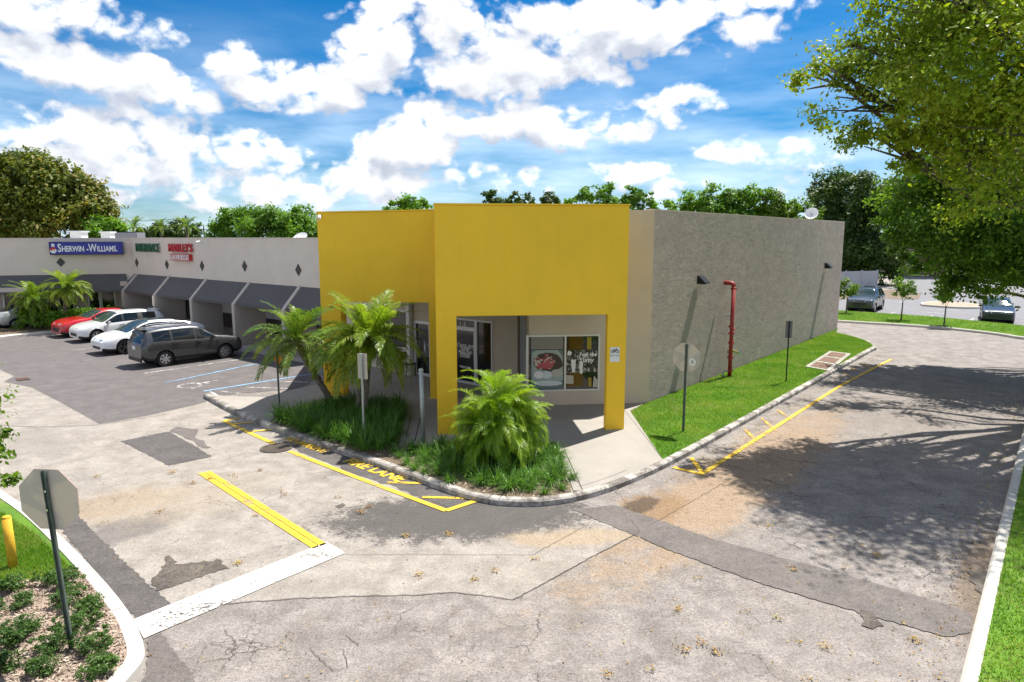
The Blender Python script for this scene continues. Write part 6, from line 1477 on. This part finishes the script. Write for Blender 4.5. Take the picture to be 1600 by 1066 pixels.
# low shrubs in the mulch bed
def shrub_mesh(seed, r=.27, n=2400, leaf='leaf_shrub', ls=.042):
    rng = np.random.default_rng(seed); bl = [(0, 0, r*.62, r, r, r*.62)]+[(rng.normal(0, r*.5), rng.normal(0, r*.5), r*.75, r*.5, r*.5, r*.42) for _ in range(4)]
    Cn, Nn = crown_points(bl, n, 14, rng, .35); Cn[:, 2] = np.maximum(Cn[:, 2], .02); v, f = leaf_cloud(Cn, Nn, ls, rng, aspect=.5); return fast_mesh('low_shrub', v, f, MATS[leaf])
SHR = [shrub_mesh(300+i) for i in range(3)]
spx = [(32, 942), (44, 980), (86, 1008), (146, 946), (112, 912), (84, 905), (22, 915), (8, 1002), (146, 1012), (68, 1046), (147, 1048), (126, 978), (10, 1040), (-12, 960), (100, 940)]
slab_ = ['low green shrub in the mulch, second from the left edge and just below the grass', 'low green shrub in the mulch left of the sign post, middle of its row', 'low green shrub in the mulch just left of the sign post foot', 'low green shrub in the mulch right of the sign post, against the upper kerb', 'small shrub at the top of the mulch bed behind the sign post', 'small shrub at the top of the mulch bed left of the sign post', 'shrub at the left edge where the mulch meets the grass', 'shrub cut by the left edge of the photo, level with the sign post foot', 'shrub right of the sign post foot beside the curved kerb', 'shrub near the bottom of the photo left of the sign post foot', 'lowest shrub beside the curved white kerb', 'shrub directly right of the sign post, between two kerb side shrubs', 'shrub in the bottom left corner of the mulch bed', 'shrub mostly out of frame at the left edge below the grass', 'small shrub partly behind the sign post in the middle of the bed']
for i, (u, v) in enumerate(spx): p_ = G(u, v+8, .14); tag(link('low_shrub', SHR[i % 3], None, (*p_, .14), (0, 0, r_.uniform(0, 6)), r_.uniform(.66, .86)), slab_[i], 'shrub', 'low shrubs in the mulch bed')
# hedge on the parking island
hp = PX([(36, 520), (170, 513), (174, 505), (40, 505)], .15); rng = np.random.default_rng(88); bl = []
for u in range(38, 176, 9):
    x, y = G(u, 514, .15); bl.append((x, y, .62, .75, .6, .62)); bl.append((x+.2, y+1.0, .85, .75, .6, .6))
Cn, Nn = crown_points(bl, 15000, 20, rng, .6); base_h = np.array((*G(100, 514), .15)); v_, f_ = leaf_cloud(Cn, Nn, .12, rng)
ho = empty('hedge', tuple(base_h)); tag(ho, 'clipped green hedge on the traffic island below the two palms', 'hedge'); link('foliage', fast_mesh('foliage', v_-base_h, f_, MATS['leaf_mid']), ho)
mb = MB()
for b in bl: mb.tube([(b[0], b[1], .1), (b[0], b[1], b[2])], .03, 5)
mb.build('stems', MATS['bark'], ho)
# branch of a small tree reaching in at the left edge
t_b = (-9.6, 11.0, .13); tl = [(-7.3, 9.25, 1.95, .32, .3, .22), (-7.75, 9.3, 2.0, .4, .4, .3), (-7.25, 9.3, 2.6, .2, .2, .12), (-8.4, 9.8, 2.2, .8, .7, .6), (-9.2, 10.6, 2.6, 1.0, 1.0, .9)]
tree('small_tree', 'small leafy tree whose branch tips reach in at the left edge', t_b, tl, 5200, .10, 'leaf_bright', .07, 14, seed=61, fork=.6, shell=.2)
# grass blades
def blades(name, poly, n, h, w, z, seed, m='grass_blade', tuft=3):
    rng = np.random.default_rng(seed); P_ = np.array(poly); lo, hi = P_.min(0), P_.max(0); keep = []
    tri = __import__('mathutils').geometry.tessellate_polygon([[Vector((p[0], p[1], 0)) for p in poly]]); T = P_[np.array(tri)]
    ar = np.abs((T[:, 1, 0]-T[:, 0, 0])*(T[:, 2, 1]-T[:, 0, 1])-(T[:, 2, 0]-T[:, 0, 0])*(T[:, 1, 1]-T[:, 0, 1])); ti = rng.choice(len(T), n, p=ar/ar.sum()); a, b = rng.random((2, n)); sw = a+b > 1; a[sw] = 1-a[sw]; b[sw] = 1-b[sw]
    pt = T[ti, 0]+(T[ti, 1]-T[ti, 0])*a[:, None]+(T[ti, 2]-T[ti, 0])*b[:, None]
    an = rng.uniform(0, 6.283, n); hh = h*rng.uniform(.5, 1.3, n); V = np.zeros((n, 3, 3)); dx, dy = np.cos(an)*w, np.sin(an)*w
    V[:, 0, 0] = pt[:, 0]-dx; V[:, 0, 1] = pt[:, 1]-dy; V[:, 1, 0] = pt[:, 0]+dx; V[:, 1, 1] = pt[:, 1]+dy; V[:, :2, 2] = z-.01
    ln_ = rng.normal(0, .6, (n, 2))*hh[:, None]; V[:, 2, 0] = pt[:, 0]+ln_[:, 0]; V[:, 2, 1] = pt[:, 1]+ln_[:, 1]; V[:, 2, 2] = z+hh
    o = link(name, fast_mesh(name, V.reshape(-1, 3), np.arange(3*n, dtype=np.int32).reshape(n, 3), MATS[m])); o['kind'] = 'stuff'; return o
blades('grass', lawn_poly, 95000, .055, .009, .13, 1)
p0 = RKo[0]; near_verge = [p for p in RKo if p[1] < 24]; blades('grass', near_verge+[(q[0]+3.2, q[1]-1.2) for q in reversed(near_verge)], 90000, .06, .009, .13, 2)
blades('grass', [p for p in RKo if p[1] > 30]+[G(1306, 488), G(1450, 497.5), G(1600, 512.5)], 26000, .07, .014, .13, 3)
blades('grass', PX([(-60, 770), (0, 800), (52, 832), (112, 888), (60, 903), (0, 906), (-120, 930)], .14), 26000, .055, .007, .135, 4)
# wood chips and litter
def chips(name, poly, n, s, z, seed, m):
    rng = np.random.default_rng(seed); o = blades(name, poly, n, .001, .001, z, seed, m); bpy.data.objects.remove(o)
    tri = __import__('mathutils').geometry.tessellate_polygon([[Vector((p[0], p[1], 0)) for p in poly]]); T = np.array(poly)[np.array(tri)]
    ar = np.abs((T[:, 1, 0]-T[:, 0, 0])*(T[:, 2, 1]-T[:, 0, 1])-(T[:, 2, 0]-T[:, 0, 0])*(T[:, 1, 1]-T[:, 0, 1])); ti = rng.choice(len(T), n, p=ar/ar.sum()); a, b = rng.random((2, n)); sw = a+b > 1; a[sw] = 1-a[sw]; b[sw] = 1-b[sw]
    pt = T[ti, 0]+(T[ti, 1]-T[ti, 0])*a[:, None]+(T[ti, 2]-T[ti, 0])*b[:, None]; C3 = np.c_[pt, np.full(n, z)+rng.uniform(.003, .02, n)]
    v, f = leaf_cloud(C3, np.tile((0, 0, 1.2), (n, 1)), s, rng, .1, .3); o = link(name, fast_mesh(name, v, f, MATS[m])); o['kind'] = 'stuff'; return o
def m_chip(k, b):
    g = k.new('ShaderNodeNewGeometry'); k.put(b.inputs['Base Color'], k.mix(g.outputs['Random Per Island'], (.20, .14, .10), (.50, .41, .33)))
mat('wood_chip', (.35, .28, .2), .9, fn=m_chip)
chips('wood_chips', mulch_poly, 9000, .075, .147, 5, 'wood_chip')
chips('wood_chips', bed_poly, 5000, .07, .138, 6, 'wood_chip')
rng = np.random.default_rng(55); C3 = []
lit_px = [(268, 738), (330, 748), (364, 742), (365, 745), (405, 735), (440, 768), (445, 773), (528, 777), (566, 803), (562, 800), (575, 793), (634, 837), (776, 892), (837, 873), (655, 898), (372, 880), (300, 755), (1217, 966), (1248, 1006), (1290, 1010), (1120, 1018), (1058, 952), (1098, 1005), (1164, 955), (1090, 905), (1200, 822), (1320, 888), (1347, 852), (1240, 890), (1300, 840), (1370, 868), (1070, 1015), (950, 1052), (1015, 1045), (740, 905), (1040, 885), (700, 835), (400, 805), (250, 800), (150, 745), (1265, 1062), (1430, 1000)]
for u, v in lit_px:
    p_ = G(u, v, .02); n = int(rng.integers(8, 34)); C3.append(np.c_[p_[0]+rng.normal(0, .045, n), p_[1]+rng.normal(0, .045, n), .022+rng.uniform(0, .03, n)])
for _ in range(380):
    u, v = rng.uniform(150, 1540), rng.uniform(640, 1066); p_ = G(u, v, .02)
    C3.append(np.array([[p_[0], p_[1], .021]]))
road_edge = [(k0[0]+R[0]*d+.12, k0[1]+R[1]*d-.15) for d in rng.uniform(-1, 20, 700)]; C3.append(np.array([[x+rng.uniform(0, .35), y-rng.uniform(0, .25), .02] for x, y in road_edge]))
rl = [(p_[0], p_[1]) for p_ in rline]; C3.append(np.array([[rline[2][0]+R[0]*d-.12-rng.exponential(.2), rline[2][1]+R[1]*d+.1+rng.exponential(.15), .02] for d in rng.uniform(-3, 16, 700)]))
C3 = np.concatenate(C3); v_, f_ = leaf_cloud(C3, np.tile((0, 0, 1.0), (len(C3), 1)), .042, rng, .5, .5); o = link('leaf_litter', fast_mesh('leaf_litter', v_, f_, MATS['dry_leaf'])); o['kind'] = 'stuff'
print('clumps', n1, n2, n3, 'objects', len(bpy.data.objects), 'zs', round(ztop, 2), round(zh, 2), round(z2, 2), round(zt, 2), round(AWT, 2), 'tf', [round(x, 2) for x in tf], round(t_c, 2))
